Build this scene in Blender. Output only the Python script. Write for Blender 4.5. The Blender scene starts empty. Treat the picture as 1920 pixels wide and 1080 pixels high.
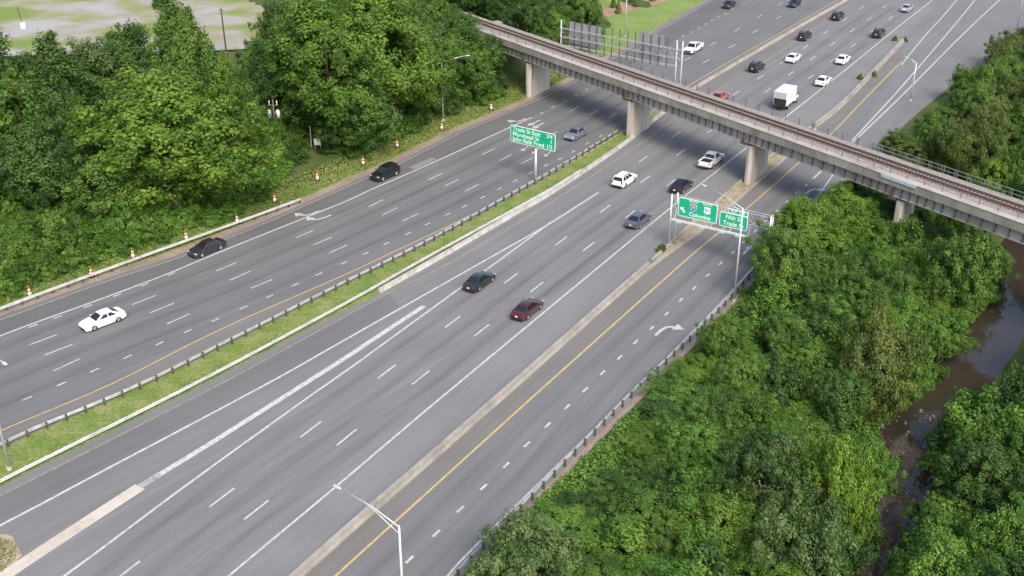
import bpy, bmesh, math, random
import numpy as np
from mathutils import Vector, Matrix

random.seed(7)
RNG = np.random.default_rng(11)
R = math.radians
scene = bpy.context.scene
COL = scene.collection

# ------------------------------------------------------------------ camera
CAM_H, PITCH, FPX = 60.7, R(26.94), 2176.0      # fitted from the 12.19 m lane-dash cycle and 3.6 m lanes
cam = bpy.data.cameras.new("camera")
cam.sensor_width = 36.0
cam.lens = FPX / 1920 * 36
cam.clip_start = 0.5
cam.clip_end = 9000
camo = bpy.data.objects.new("camera", cam)
COL.objects.link(camo)
camo.location = (0, 0, CAM_H)
camo.rotation_euler = (R(90) - PITCH, 0, 0)
scene.camera = camo

# ------------------------------------------------------------------ light
SUN_DIR = Vector((0.30, -0.88, 0.98)).normalized()      # towards the sun
world = bpy.data.worlds.new("World")
scene.world = world
world.use_nodes = True
wn, wl = world.node_tree.nodes, world.node_tree.links
sky = wn.new("ShaderNodeTexSky")
sky.sky_type = 'NISHITA'
sky.sun_disc = False
sky.sun_elevation = math.asin(SUN_DIR.z)
sky.sun_rotation = math.atan2(SUN_DIR.x, SUN_DIR.y)
sky.air_density = 1.0
sky.dust_density = 4.0
sky.ozone_density = 1.0
bg = wn["Background"]
bg.inputs["Strength"].default_value = 0.15
wl.new(sky.outputs[0], bg.inputs["Color"])
sun = bpy.data.lights.new("sun", 'SUN')
sun.energy = 1.5
sun.angle = R(20)
sun.color = (1.0, 0.94, 0.84)
suno = bpy.data.objects.new("sun", sun)
COL.objects.link(suno)
suno.rotation_euler = SUN_DIR.to_track_quat('Z', 'Y').to_euler()
suno.location = (0, 0, 120)
scene.view_settings.view_transform = 'Standard'
scene.view_settings.look = 'None'
scene.view_settings.gamma = 1.0
scene.view_settings.exposure = 0.86
scene.render.engine = 'CYCLES'
scene.cycles.max_bounces = 6

# ------------------------------------------------------------------ helpers
CP, SP = math.cos(PITCH), math.sin(PITCH)


def G(px, py, z=0.0):
    """Point at height z seen at a photograph pixel (1920 x 1080)."""
    dx = (px - 960) / FPX
    dv = -(py - 540) / FPX
    d = (dx, CP + dv * SP, -SP + dv * CP)
    t = (z - CAM_H) / d[2]
    return Vector((d[0] * t, d[1] * t, z))


def GS(pts, z=0.0):
    return [G(p[0], p[1], z) for p in pts]


def proj(v):
    x, y, z = v[0], v[1], v[2] - CAM_H
    f = y * CP - z * SP
    u = y * SP + z * CP
    return 960 + FPX * x / f, 540 - FPX * u / f


def height_for(base, ytop):
    lo, hi = 0.0, 45.0
    for _ in range(40):
        m = (lo + hi) / 2
        if proj((base[0], base[1], base[2] + m))[1] > ytop:
            lo = m
        else:
            hi = m
    return m


def smooth(pts, step=2.0):
    """Catmull-Rom through the points, resampled evenly."""
    P = [Vector(p) for p in pts]
    P = [P[0] * 2 - P[1]] + P + [P[-1] * 2 - P[-2]]
    out = []
    for i in range(1, len(P) - 2):
        n = max(2, int((P[i + 1] - P[i]).length / 1.0))
        for k in range(n):
            t = k / n
            a, b, c, d = P[i - 1], P[i], P[i + 1], P[i + 2]
            out.append(0.5 * ((2 * b) + (c - a) * t + (2 * a - 5 * b + 4 * c - d) * t * t + (3 * b - a - 3 * c + d) * t ** 3))
    out.append(P[-2])
    return resample(out, step)


def resample(P, step=None, n=None):
    d = [0.0]
    for i in range(1, len(P)):
        d.append(d[-1] + (P[i] - P[i - 1]).length)
    if n is None:
        n = max(2, int(round(d[-1] / step)) + 1)
    out = []
    j = 0
    for k in range(n):
        s = d[-1] * k / (n - 1)
        while j < len(P) - 2 and d[j + 1] < s:
            j += 1
        L = d[j + 1] - d[j]
        out.append(P[j].lerp(P[j + 1], (s - d[j]) / L if L > 1e-9 else 0))
    return out


def tangents(P):
    T = []
    for i in range(len(P)):
        t = P[min(i + 1, len(P) - 1)] - P[max(i - 1, 0)]
        t.z = 0
        T.append(t.normalized())
    return T


def offset(P, d):
    """Shift a polyline to its right by d."""
    return [p + Vector((t.y, -t.x, 0)) * d for p, t in zip(P, tangents(P))]


def mesh_obj(name, verts, faces, mat, parent=None, smooth_shade=False, uv=None):
    me = bpy.data.meshes.new(name)
    me.from_pydata([tuple(v) for v in verts], [], faces)
    if uv is not None:
        l = me.uv_layers.new(name="UVMap")
        for lp in me.loops:
            l.data[lp.index].uv = uv[lp.vertex_index]
    me.update()
    if mat:
        me.materials.append(mat)
    if smooth_shade:
        for p in me.polygons:
            p.use_smooth = True
    o = bpy.data.objects.new(name, me)
    COL.objects.link(o)
    if parent:
        o.parent = parent
    return o


def data_obj(name, me, parent=None, mat=None):
    o = bpy.data.objects.new(name, me)
    COL.objects.link(o)
    if parent:
        o.parent = parent
    if mat:
        o.material_slots[0].link = 'OBJECT'
        o.material_slots[0].material = mat
    return o


def empty(name, loc=(0, 0, 0), rz=0.0):
    o = bpy.data.objects.new(name, None)
    COL.objects.link(o)
    o.location = loc
    o.rotation_euler = (0, 0, rz)
    o.empty_display_size = 0.5
    return o


def tag(o, label=None, cat=None, group=None, kind=None):
    if label:
        o["label"] = label
    if cat:
        o["category"] = cat
    if group:
        o["group"] = group
    if kind:
        o["kind"] = kind
    return o


class MB:
    """Collects shapes into one mesh."""

    def __init__(s):
        s.v, s.f = [], []

    def add(s, v, f):
        n = len(s.v)
        s.v += [Vector(a) for a in v]
        s.f += [tuple(i + n for i in q) for q in f]
        return s

    def box(s, c, size, M=None):
        x, y, z = [a / 2 for a in size]
        v = [Vector((i * x, j * y, k * z)) for i in (-1, 1) for j in (-1, 1) for k in (-1, 1)]
        if M is not None:
            v = [M @ a for a in v]
        v = [a + Vector(c) for a in v]
        return s.add(v, [(0, 1, 3, 2), (4, 6, 7, 5), (0, 4, 5, 1), (2, 3, 7, 6), (0, 2, 6, 4), (1, 5, 7, 3)])

    def bar(s, a, b, w, h=None):
        """Rectangular bar from a to b."""
        a, b = Vector(a), Vector(b)
        h = h or w
        d = b - a
        M = d.to_track_quat('X', 'Z').to_matrix()
        return s.box((a + b) / 2, (d.length, w, h), M)

    def tube(s, pts, radii, n=8, caps=True):
        pts = [Vector(p) for p in pts]
        if not isinstance(radii, (list, tuple)):
            radii = [radii] * len(pts)
        v, f = [], []
        for i, p in enumerate(pts):
            t = (pts[min(i + 1, len(pts) - 1)] - pts[max(i - 1, 0)]).normalized()
            q = t.to_track_quat('Z', 'Y')
            for k in range(n):
                a = 2 * math.pi * k / n
                v.append(p + q @ Vector((math.cos(a) * radii[i], math.sin(a) * radii[i], 0)))
        for i in range(len(pts) - 1):
            for k in range(n):
                f.append((i * n + k, i * n + (k + 1) % n, (i + 1) * n + (k + 1) % n, (i + 1) * n + k))
        if caps:
            f.append(tuple(reversed(range(n))))
            f.append(tuple((len(pts) - 1) * n + k for k in range(n)))
        return s.add(v, f)

    def build(s, name, mat, parent=None, sm=False, bevel=0):
        o = mesh_obj(name, s.v, s.f, mat, parent, sm)
        if bevel:
            m = o.modifiers.new("bevel", 'BEVEL')
            m.width = bevel
            m.segments = 2
            m.limit_method = 'ANGLE'
            m.angle_limit = R(30)
        return o


def extrude_profile(P, prof, closed_ends=True):
    """Sweep a closed profile [(right offset, z)] along polyline P."""
    T = tangents(P)
    n = len(prof)
    v, f = [], []
    for p, t in zip(P, T):
        r = Vector((t.y, -t.x, 0))
        for a, z in prof:
            v.append(p + r * a + Vector((0, 0, z)))
    for i in range(len(P) - 1):
        for k in range(n):
            f.append((i * n + k, (i + 1) * n + k, (i + 1) * n + (k + 1) % n, i * n + (k + 1) % n))
    if closed_ends:
        f.append(tuple(range(n)))
        f.append(tuple((len(P) - 1) * n + k for k in reversed(range(n))))
    return v, f


# ------------------------------------------------------------------ materials
def new_mat(name):
    m = bpy.data.materials.new(name)
    m.use_nodes = True
    return m, m.node_tree.nodes, m.node_tree.links, m.node_tree.nodes["Principled BSDF"]


def ramp(nodes, stops):
    r = nodes.new("ShaderNodeValToRGB")
    while len(r.color_ramp.elements) < len(stops):
        r.color_ramp.elements.new(0.5)
    for e, (p, c) in zip(r.color_ramp.elements, stops):
        e.position = p
        e.color = (*c, 1)
    return r


def mat_noise(name, stops, scale=1.0, rough=0.8, detail=6, bump=0.0, metallic=0.0, coords='Object', stretch=None, spec=0.3, scale2=None):
    m, n, l, b = new_mat(name)
    tc = n.new("ShaderNodeTexCoord")
    nz = n.new("ShaderNodeTexNoise")
    nz.inputs["Scale"].default_value = scale
    nz.inputs["Detail"].default_value = detail
    nz.inputs["Roughness"].default_value = 0.6
    src = tc.outputs[coords]
    if stretch:
        mp = n.new("ShaderNodeMapping")
        mp.inputs["Scale"].default_value = stretch
        l.new(src, mp.inputs[0])
        src = mp.outputs[0]
    l.new(src, nz.inputs["Vector"])
    r = ramp(n, stops)
    fac = nz.outputs["Fac"]
    if scale2:
        nz2 = n.new("ShaderNodeTexNoise")
        nz2.inputs["Scale"].default_value = scale2
        nz2.inputs["Detail"].default_value = 3
        l.new(tc.outputs[coords], nz2.inputs["Vector"])
        mx = n.new("ShaderNodeMix")
        mx.inputs[0].default_value = 0.5
        l.new(nz.outputs["Fac"], mx.inputs[2])
        l.new(nz2.outputs["Fac"], mx.inputs[3])
        fac = mx.outputs[0]
    l.new(fac, r.inputs[0])
    l.new(r.outputs[0], b.inputs["Base Color"])
    b.inputs["Roughness"].default_value = rough
    b.inputs["Metallic"].default_value = metallic
    b.inputs["Specular IOR Level"].default_value = spec
    if bump:
        bp = n.new("ShaderNodeBump")
        bp.inputs["Strength"].default_value = bump
        bp.inputs["Distance"].default_value = 0.05
        l.new(fac, bp.inputs["Height"])
        l.new(bp.outputs[0], b.inputs["Normal"])
    return m


def g3(v, w=0.0):
    return (v * (1 + w), v, v * (1 - w))


def mat_road(name, base, warm=0.0, contrast=0.26, lane=3.6, track=0.05):
    """Asphalt: fine aggregate, blotches, streaks and wheel tracks along the lane (UV: u across, v along, metres)."""
    m, n, l, b = new_mat(name)
    uv = n.new("ShaderNodeUVMap")
    tc = n.new("ShaderNodeTexCoord")

    def noise(vec, scale, detail=4, mapping=None):
        t = n.new("ShaderNodeTexNoise")
        t.inputs["Scale"].default_value = scale
        t.inputs["Detail"].default_value = detail
        if mapping:
            mp = n.new("ShaderNodeMapping")
            mp.inputs["Scale"].default_value = mapping
            l.new(vec, mp.inputs[0])
            vec = mp.outputs[0]
        l.new(vec, t.inputs["Vector"])
        return t.outputs["Fac"]

    def math2(op, a, c):
        q = n.new("ShaderNodeMath")
        q.operation = op
        for i, x in enumerate((a, c)):
            if isinstance(x, (int, float)):
                q.inputs[i].default_value = x
            else:
                l.new(x, q.inputs[i])
        return q.outputs[0]

    streak = noise(uv.outputs[0], 1.0, 6, (1.5, 0.018, 1))
    fine = noise(tc.outputs["Object"], 9.0, 6)
    blot = noise(tc.outputs["Object"], 0.12, 4)
    sep = n.new("ShaderNodeSeparateXYZ")
    l.new(uv.outputs[0], sep.inputs[0])
    wave = math2('COSINE', math2('MULTIPLY', sep.outputs[0], 4 * math.pi / lane), 0)
    val = math2('ADD', math2('MULTIPLY', math2('SUBTRACT', streak, 0.5), contrast * 1.6), 1.0)
    val = math2('ADD', val, math2('MULTIPLY', math2('SUBTRACT', blot, 0.5), contrast * 1.3))
    val = math2('ADD', val, math2('MULTIPLY', math2('SUBTRACT', fine, 0.5), contrast * 1.2))
    val = math2('ADD', val, math2('MULTIPLY', wave, track * 0.5))
    cr = n.new("ShaderNodeCombineColor")
    c = g3(base, warm)
    for i in range(3):
        l.new(math2('MULTIPLY', val, c[i]), cr.inputs[i])
    # thin tar-sealed cracks
    vor = n.new("ShaderNodeTexVoronoi")
    vor.feature = 'DISTANCE_TO_EDGE'
    vor.inputs["Scale"].default_value = 0.09
    mp = n.new("ShaderNodeMapping")
    mp.inputs["Scale"].default_value = (1.6, 0.55, 1)
    wob = n.new("ShaderNodeTexNoise")
    wob.inputs["Scale"].default_value = 0.6
    l.new(uv.outputs[0], wob.inputs["Vector"])
    add = n.new("ShaderNodeVectorMath")
    add.operation = 'ADD'
    l.new(uv.outputs[0], add.inputs[0])
    l.new(wob.outputs["Color"], add.inputs[1])
    l.new(add.outputs[0], mp.inputs[0])
    l.new(mp.outputs[0], vor.inputs["Vector"])
    crack = math2('LESS_THAN', vor.outputs["Distance"], 0.0045)
    mx = n.new("ShaderNodeMix")
    mx.data_type = 'RGBA'
    l.new(math2('MULTIPLY', crack, 0.0), mx.inputs[0])
    l.new(cr.outputs[0], mx.inputs[6])
    mx.inputs[7].default_value = (0.04, 0.04, 0.042, 1)
    l.new(mx.outputs[2], b.inputs["Base Color"])
    b.inputs["Roughness"].default_value = 0.85
    b.inputs["Specular IOR Level"].default_value = 0.25
    return m


def mat_paint(name, col, under, wear=0.35):
    """Road paint worn through to the asphalt."""
    m, n, l, b = new_mat(name)
    tc = n.new("ShaderNodeTexCoord")
    nz = n.new("ShaderNodeTexNoise")
    nz.inputs["Scale"].default_value = 2.2
    nz.inputs["Detail"].default_value = 8
    nz.inputs["Roughness"].default_value = 0.7
    l.new(tc.outputs["Object"], nz.inputs["Vector"])
    r = ramp(n, [(max(0, wear - 0.12), under), (wear + 0.12, col)])
    l.new(nz.outputs["Fac"], r.inputs[0])
    l.new(r.outputs[0], b.inputs["Base Color"])
    b.inputs["Roughness"].default_value = 0.6
    return m


def mat_leaf(name, dark, mid, light, trans=0.38):
    m, n, l, b = new_mat(name)
    at = n.new("ShaderNodeAttribute")
    at.attribute_name = "tint"
    oi = n.new("ShaderNodeObjectInfo")
    mth = n.new("ShaderNodeMath")
    mth.operation = 'MULTIPLY_ADD'
    l.new(oi.outputs["Random"], mth.inputs[0])
    mth.inputs[1].default_value = 0.3
    l.new(at.outputs["Fac"], mth.inputs[2])
    r = ramp(n, [(0.1, dark), (0.55, mid), (1.0, light)])
    l.new(mth.outputs[0], r.inputs[0])
    l.new(r.outputs[0], b.inputs["Base Color"])
    b.inputs["Roughness"].default_value = 0.5
    b.inputs["Specular IOR Level"].default_value = 0.25
    tr = n.new("ShaderNodeBsdfTranslucent")
    l.new(r.outputs[0], tr.inputs["Color"])
    mx = n.new("ShaderNodeMixShader")
    mx.inputs[0].default_value = trans
    l.new(b.outputs[0], mx.inputs[1])
    l.new(tr.outputs[0], mx.inputs[2])
    l.new(mx.outputs[0], n["Material Output"].inputs["Surface"])
    return m


def mat_plain(name, col, rough=0.5, metal=0.0, coat=0.0, spec=0.5, var=0.08):
    m, n, l, b = new_mat(name)
    tc = n.new("ShaderNodeTexCoord")
    nz = n.new("ShaderNodeTexNoise")
    nz.inputs["Scale"].default_value = 3.0
    nz.inputs["Detail"].default_value = 5
    l.new(tc.outputs["Object"], nz.inputs["Vector"])
    r = ramp(n, [(0.3, tuple(c * (1 - var) for c in col)), (0.7, tuple(min(1, c * (1 + var)) for c in col))])
    l.new(nz.outputs["Fac"], r.inputs[0])
    l.new(r.outputs[0], b.inputs["Base Color"])
    b.inputs["Roughness"].default_value = rough
    b.inputs["Metallic"].default_value = metal
    b.inputs["Coat Weight"].default_value = coat
    b.inputs["Coat Roughness"].default_value = 0.08
    b.inputs["Specular IOR Level"].default_value = spec
    return m


M = {}
M['asphalt_left'] = mat_road('asphalt_left', 0.142, -0.02)
M['asphalt_left_dark'] = mat_road('asphalt_left_dark', 0.119, 0.01)
M['asphalt_right'] = mat_road('asphalt_right', 0.166, -0.012, track=0.06)
M['asphalt_branch'] = mat_road('asphalt_branch', 0.136, -0.02)
M['asphalt_shoulder'] = mat_road('asphalt_shoulder', 0.178, 0.0, 0.3, track=0)
M['asphalt_brown'] = mat_road('asphalt_brown', 0.152, 0.035, 0.3, track=0)
M['asphalt_ramp'] = mat_road('asphalt_ramp', 0.154, -0.015)
M['gravel_shoulder'] = mat_noise('gravel_shoulder', [(0.3, (0.15, 0.12, 0.09)), (0.5, (0.25, 0.2, 0.16)), (0.7, (0.32, 0.27, 0.21))], 1.5, 0.95, 8, scale2=0.25)
M['white_line'] = mat_paint('white_line', (0.50, 0.50, 0.50), (0.24, 0.24, 0.24), 0.44)
M['white_faded'] = mat_paint('white_faded', (0.36, 0.36, 0.36), (0.19, 0.19, 0.19), 0.47)
M['yellow_line'] = mat_paint('yellow_line', (0.50, 0.37, 0.14), (0.2, 0.17, 0.13), 0.4)
M['yellow_faded'] = mat_paint('yellow_faded', (0.40, 0.30, 0.14), (0.16, 0.15, 0.13), 0.5)
M['concrete'] = mat_noise('concrete', [(0.3, (0.36, 0.32, 0.26)), (0.5, (0.46, 0.42, 0.36)), (0.7, (0.54, 0.50, 0.44))], 0.9, 0.9, 8, 0.2, scale2=0.15)
M['concrete_white'] = mat_noise('concrete_white', [(0.3, (0.24, 0.23, 0.21)), (0.5, (0.37, 0.36, 0.34)), (0.7, (0.46, 0.45, 0.43))], 0.8, 0.9, 8, 0.2)
M['concrete_tan'] = mat_noise('concrete_tan', [(0.3, (0.18, 0.165, 0.145)), (0.45, (0.275, 0.255, 0.225)), (0.55, (0.32, 0.30, 0.27)), (0.7, (0.38, 0.36, 0.33))], 1.1, 0.95, 9, 0.2, scale2=0.25)
M['soil_tan'] = mat_noise('soil_tan', [(0.3, (0.17, 0.15, 0.07)), (0.5, (0.3, 0.25, 0.17)), (0.7, (0.38, 0.33, 0.25))], 0.7, 0.95, 8)
M['galv'] = mat_noise('galv', [(0.35, (0.34, 0.35, 0.35)), (0.65, (0.48, 0.49, 0.49))], 1.4, 0.55, 4, metallic=0.35)
M['galv_white'] = mat_noise('galv_white', [(0.3, (0.33, 0.34, 0.33)), (0.5, (0.45, 0.46, 0.45)), (0.7, (0.52, 0.53, 0.52))], 0.7, 0.6, 6, metallic=0.1)
M['post_wood'] = mat_noise('post_wood', [(0.3, (0.06, 0.055, 0.05)), (0.7, (0.13, 0.12, 0.11))], 4, 0.9)
M['pole'] = mat_plain('pole', (0.55, 0.57, 0.57), 0.45, 0.3)
M['dark_pole'] = mat_plain('dark_pole', (0.06, 0.055, 0.05), 0.9)
M['sign_green'] = mat_plain('sign_green', (0.003, 0.36, 0.19), 0.45, var=0.04)
M['sign_white'] = mat_plain('sign_white', (0.72, 0.78, 0.75), 0.45, var=0.02)
M['sign_back'] = mat_noise('sign_back', [(0.35, (0.27, 0.27, 0.29)), (0.65, (0.37, 0.37, 0.39))], 0.8, 0.6, metallic=0.3)
M['sign_blue'] = mat_plain('sign_blue', (0.03, 0.10, 0.34), 0.45)
M['sign_red'] = mat_plain('sign_red', (0.45, 0.05, 0.05), 0.45)
M['sign_black'] = mat_plain('sign_black', (0.02, 0.02, 0.02), 0.5)
M['orange'] = mat_plain('orange', (0.75, 0.13, 0.03), 0.55)
M['cone_white'] = mat_plain('cone_white', (0.75, 0.73, 0.7), 0.5)
M['rubber'] = mat_plain('rubber', (0.015, 0.015, 0.016), 0.85, spec=0.2)
M['rim'] = mat_plain('rim', (0.42, 0.43, 0.44), 0.35, 0.6)
M['glass'] = mat_plain('glass', (0.014, 0.017, 0.02), 0.08, spec=0.6)
M['trim'] = mat_plain('trim', (0.02, 0.02, 0.022), 0.6)
M['headlight'] = mat_plain('headlight', (0.6, 0.62, 0.64), 0.15)
M['taillight'] = mat_plain('taillight', (0.28, 0.012, 0.012), 0.2)
M['plate'] = mat_plain('plate', (0.65, 0.66, 0.68), 0.5)
M['steel_girder'] = mat_noise('steel_girder', [(0.3, (0.15, 0.14, 0.125)), (0.5, (0.27, 0.26, 0.245)), (0.75, (0.37, 0.36, 0.335))], 0.7, 0.8, 9, stretch=(1, 1, 0.25), scale2=0.12)
M['steel_dark'] = mat_noise('steel_dark', [(0.3, (0.055, 0.056, 0.058)), (0.7, (0.12, 0.12, 0.118))], 2, 0.8)
M['rust'] = mat_noise('rust', [(0.3, (0.075, 0.055, 0.05)), (0.7, (0.16, 0.11, 0.095))], 2.5, 0.9)
M['deck'] = mat_noise('deck', [(0.3, (0.25, 0.225, 0.195)), (0.5, (0.36, 0.335, 0.30)), (0.72, (0.45, 0.425, 0.39))], 0.6, 0.95, 9, 0.3, scale2=0.12)
M['ballast'] = mat_noise('ballast', [(0.3, (0.15, 0.13, 0.115)), (0.5, (0.26, 0.235, 0.21)), (0.7, (0.37, 0.34, 0.31))], 5, 0.95, 6, 0.8)
M['tie'] = mat_noise('tie', [(0.3, (0.16, 0.14, 0.125)), (0.7, (0.27, 0.24, 0.215))], 4, 0.95)
M['fascia'] = mat_noise('fascia', [(0.3, (0.12, 0.11, 0.095)), (0.46, (0.24, 0.225, 0.20)), (0.7, (0.35, 0.335, 0.305))], 0.8, 0.95, 10, stretch=(1, 1, 0.18), scale2=0.2)
M['pier'] = mat_noise('pier', [(0.3, (0.33, 0.30, 0.26)), (0.45, (0.48, 0.45, 0.40)), (0.7, (0.58, 0.55, 0.50))], 0.9, 0.9, 9, 0.15, stretch=(1, 1, 0.12), scale2=0.3)
def stain_pier(m):
    """Rusty run-off streaks below the near bearing (local -y end of the pier)."""
    n, l = m.node_tree.nodes, m.node_tree.links
    b = n["Principled BSDF"]
    old = b.inputs["Base Color"].links[0].from_socket
    tc = n.new("ShaderNodeTexCoord")
    sp = n.new("ShaderNodeSeparateXYZ")
    l.new(tc.outputs["Object"], sp.inputs[0])
    mr = n.new("ShaderNodeMapRange")
    mr.inputs[1].default_value, mr.inputs[2].default_value = -1.1, -2.2
    l.new(sp.outputs[1], mr.inputs[0])
    mp = n.new("ShaderNodeMapping")
    mp.inputs["Scale"].default_value = (2.2, 2.2, 0.10)
    l.new(tc.outputs["Object"], mp.inputs[0])
    nz = n.new("ShaderNodeTexNoise")
    nz.inputs["Scale"].default_value = 1.0
    nz.inputs["Detail"].default_value = 5
    l.new(mp.outputs[0], nz.inputs["Vector"])
    r = ramp(n, [(0.42, (0, 0, 0)), (0.68, (.8, .8, .8))])
    l.new(nz.outputs["Fac"], r.inputs[0])
    mu = n.new("ShaderNodeMath")
    mu.operation = 'MULTIPLY'
    l.new(mr.outputs[0], mu.inputs[0])
    l.new(r.outputs[0], mu.inputs[1])
    mx = n.new("ShaderNodeMix")
    mx.data_type = 'RGBA'
    l.new(mu.outputs[0], mx.inputs[0])
    l.new(old, mx.inputs[6])
    mx.inputs[7].default_value = (0.17, 0.12, 0.09, 1)
    l.new(mx.outputs[2], b.inputs["Base Color"])


stain_pier(M['pier'])
M['bark'] = mat_noise('bark', [(0.3, (0.06, 0.05, 0.04)), (0.7, (0.15, 0.13, 0.11))], 3, 0.95)
M['terrain'] = mat_noise('terrain', [(0.3, (0.035, 0.05, 0.014)), (0.5, (0.06, 0.09, 0.022)), (0.7, (0.12, 0.125, 0.05))], 0.35, 0.95, 8, scale2=3.0)
M['verge'] = mat_noise('verge', [(0.32, (0.07, 0.13, 0.022)), (0.48, (0.13, 0.19, 0.04)), (0.58, (0.22, 0.23, 0.09)), (0.72, (0.27, 0.23, 0.14))], 0.45, 0.95, 8, scale2=3.0)
M['lawn'] = mat_noise('lawn', [(0.3, (0.11, 0.175, 0.04)), (0.5, (0.16, 0.235, 0.06)), (0.7, (0.24, 0.28, 0.11))], 0.15, 0.95, 8, scale2=2.0)
M['mulch'] = mat_noise('mulch', [(0.3, (0.2, 0.11, 0.07)), (0.5, (0.32, 0.2, 0.14)), (0.7, (0.38, 0.28, 0.22))], 0.6, 0.95, 8, scale2=3.0)
M['gravel_lot'] = mat_noise('gravel_lot', [(0.43, (0.15, 0.21, 0.05)), (0.49, (0.23, 0.24, 0.11)), (0.53, (0.28, 0.265, 0.22)), (0.60, (0.315, 0.315, 0.305))], 0.03, 0.95, 5, stretch=(1, 2.4, 1), scale2=0.09)
M['riverbed'] = mat_noise('riverbed', [(0.3, (0.03, 0.026, 0.019)), (0.5, (0.07, 0.061, 0.048)), (0.75, (0.14, 0.125, 0.10))], 3.0, 0.95, 8)
M['stone'] = mat_noise('stone', [(0.3, (0.10, 0.085, 0.07)), (0.7, (0.28, 0.25, 0.22))], 2.0, 0.9, 6, 0.3)
M['cabinet'] = mat_plain('cabinet', (0.7, 0.7, 0.68), 0.5)
M['porcelain'] = mat_plain('porcelain', (0.6, 0.63, 0.62), 0.3)
M['sheet_metal'] = mat_plain('sheet_metal', (0.52, 0.57, 0.62), 0.5, 0.2)
M['leaf_dark'] = mat_leaf('leaf_dark', (0.03, 0.072, 0.019), (0.056, 0.12, 0.027), (0.105, 0.19, 0.042))
M['leaf_mid'] = mat_leaf('leaf_mid', (0.044, 0.10, 0.02), (0.086, 0.172, 0.03), (0.162, 0.265, 0.048))
M['leaf_bright'] = mat_leaf('leaf_bright', (0.055, 0.122, 0.018), (0.105, 0.20, 0.028), (0.18, 0.285, 0.042))
M['leaf_yellow'] = mat_leaf('leaf_yellow', (0.055, 0.12, 0.015), (0.11, 0.215, 0.026), (0.20, 0.315, 0.04))
M['leaf_grey'] = mat_leaf('leaf_grey', (0.042, 0.085, 0.022), (0.08, 0.145, 0.036), (0.175, 0.24, 0.085))
M['leaf_olive'] = mat_leaf('leaf_olive', (0.045, 0.085, 0.018), (0.09, 0.145, 0.032), (0.17, 0.21, 0.055))
M['leaf_vine'] = mat_leaf('leaf_vine', (0.05, 0.125, 0.02), (0.10, 0.215, 0.033), (0.18, 0.315, 0.055))
M['grass'] = mat_leaf('grass', (0.055, 0.12, 0.018), (0.12, 0.20, 0.032), (0.26, 0.28, 0.10), 0.35)
# brown, slightly turbid creek water
mw, n_, l_, b_ = new_mat('water')
b_.inputs["Base Color"].default_value = (0.042, 0.033, 0.025, 1)
b_.inputs["Roughness"].default_value = 0.06
b_.inputs["IOR"].default_value = 1.33
b_.inputs["Specular IOR Level"].default_value = 0.9
tc_ = n_.new("ShaderNodeTexCoord")
nz_ = n_.new("ShaderNodeTexNoise")
nz_.inputs["Scale"].default_value = 1.1
nz_.inputs["Detail"].default_value = 4
bp_ = n_.new("ShaderNodeBump")
bp_.inputs["Strength"].default_value = 0.12
bp_.inputs["Distance"].default_value = 0.06
l_.new(tc_.outputs["Object"], nz_.inputs["Vector"])
l_.new(nz_.outputs["Fac"], bp_.inputs["Height"])
l_.new(bp_.outputs[0], b_.inputs["Normal"])
M['water'] = mw

# ------------------------------------------------------------------ plan of the place
WATER_Z = -4.6
RIVER = smooth([G(px, py, WATER_Z) for px, py in
                [(1985, 395), (1930, 455), (1905, 530), (1852, 640), (1768, 745), (1700, 840), (1672, 930), (1655, 1040), (1635, 1150)]], 2.0)
RIVER_XY = np.array([(p.x, p.y) for p in RIVER])
RIVER_HALF = 3.4
BU = Vector((0.597, -0.802, 0)).normalized()       # along the railway, towards the right
BN = Vector((-BU.y, BU.x, 0))                       # across it, away from the camera (0.80, 0.60)
BP = Vector((16.95, 171.9, 0))                      # near girder face at the second pier
AXIS = BP + BN * 3.35                               # track centre line through here
DECK_Z = 8.55


def river_dist(x, y):
    return np.sqrt(((RIVER_XY[:, 0] - x) ** 2 + (RIVER_XY[:, 1] - y) ** 2).min())


def sstep(a, b, x):
    t = min(1, max(0, (x - a) / (b - a)))
    return t * t * (3 - 2 * t)


def wob(x, y):
    return math.sin(x * 0.21 + 1.3) * math.cos(y * 0.17) + 0.5 * math.sin(x * 0.53 + y * 0.41)


PAV_L = smooth(GS([(-260, 690), (-120, 640), (0, 592), (55, 573), (213, 517), (333, 478), (500, 412), (640, 350), (753, 300), (860, 246), (940, 213), (1060, 158), (1151, 104), (1241, 50), (1330, -2), (1420, -60)]), 3.0)
PAV_L_XY = np.array([(p.x, p.y) for p in PAV_L])
PAV_R = smooth(GS([(760, 1190), (862, 1078), (920, 1015), (1212, 724), (1292, 645), (1375, 560), (1430, 497), (1520, 405), (1590, 335), (1650, 280), (1710, 222), (1771, 172), (1863, 106), (1930, 42), (2000, -30)]), 3.0)
PAV_R_XY = np.array([(p.x, p.y) for p in PAV_R])


def side_dist(XY, x, y):
    """Signed distance, positive to the right of the polyline."""
    d = (XY[:, 0] - x) ** 2 + (XY[:, 1] - y) ** 2
    i = int(d.argmin())
    a, b = XY[max(i - 1, 0)], XY[min(i + 1, len(XY) - 1)]
    t = b - a
    s = t[1] * (x - XY[i][0]) - t[0] * (y - XY[i][1])
    return math.sqrt(d[i]) * (1 if s > 0 else -1)


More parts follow.
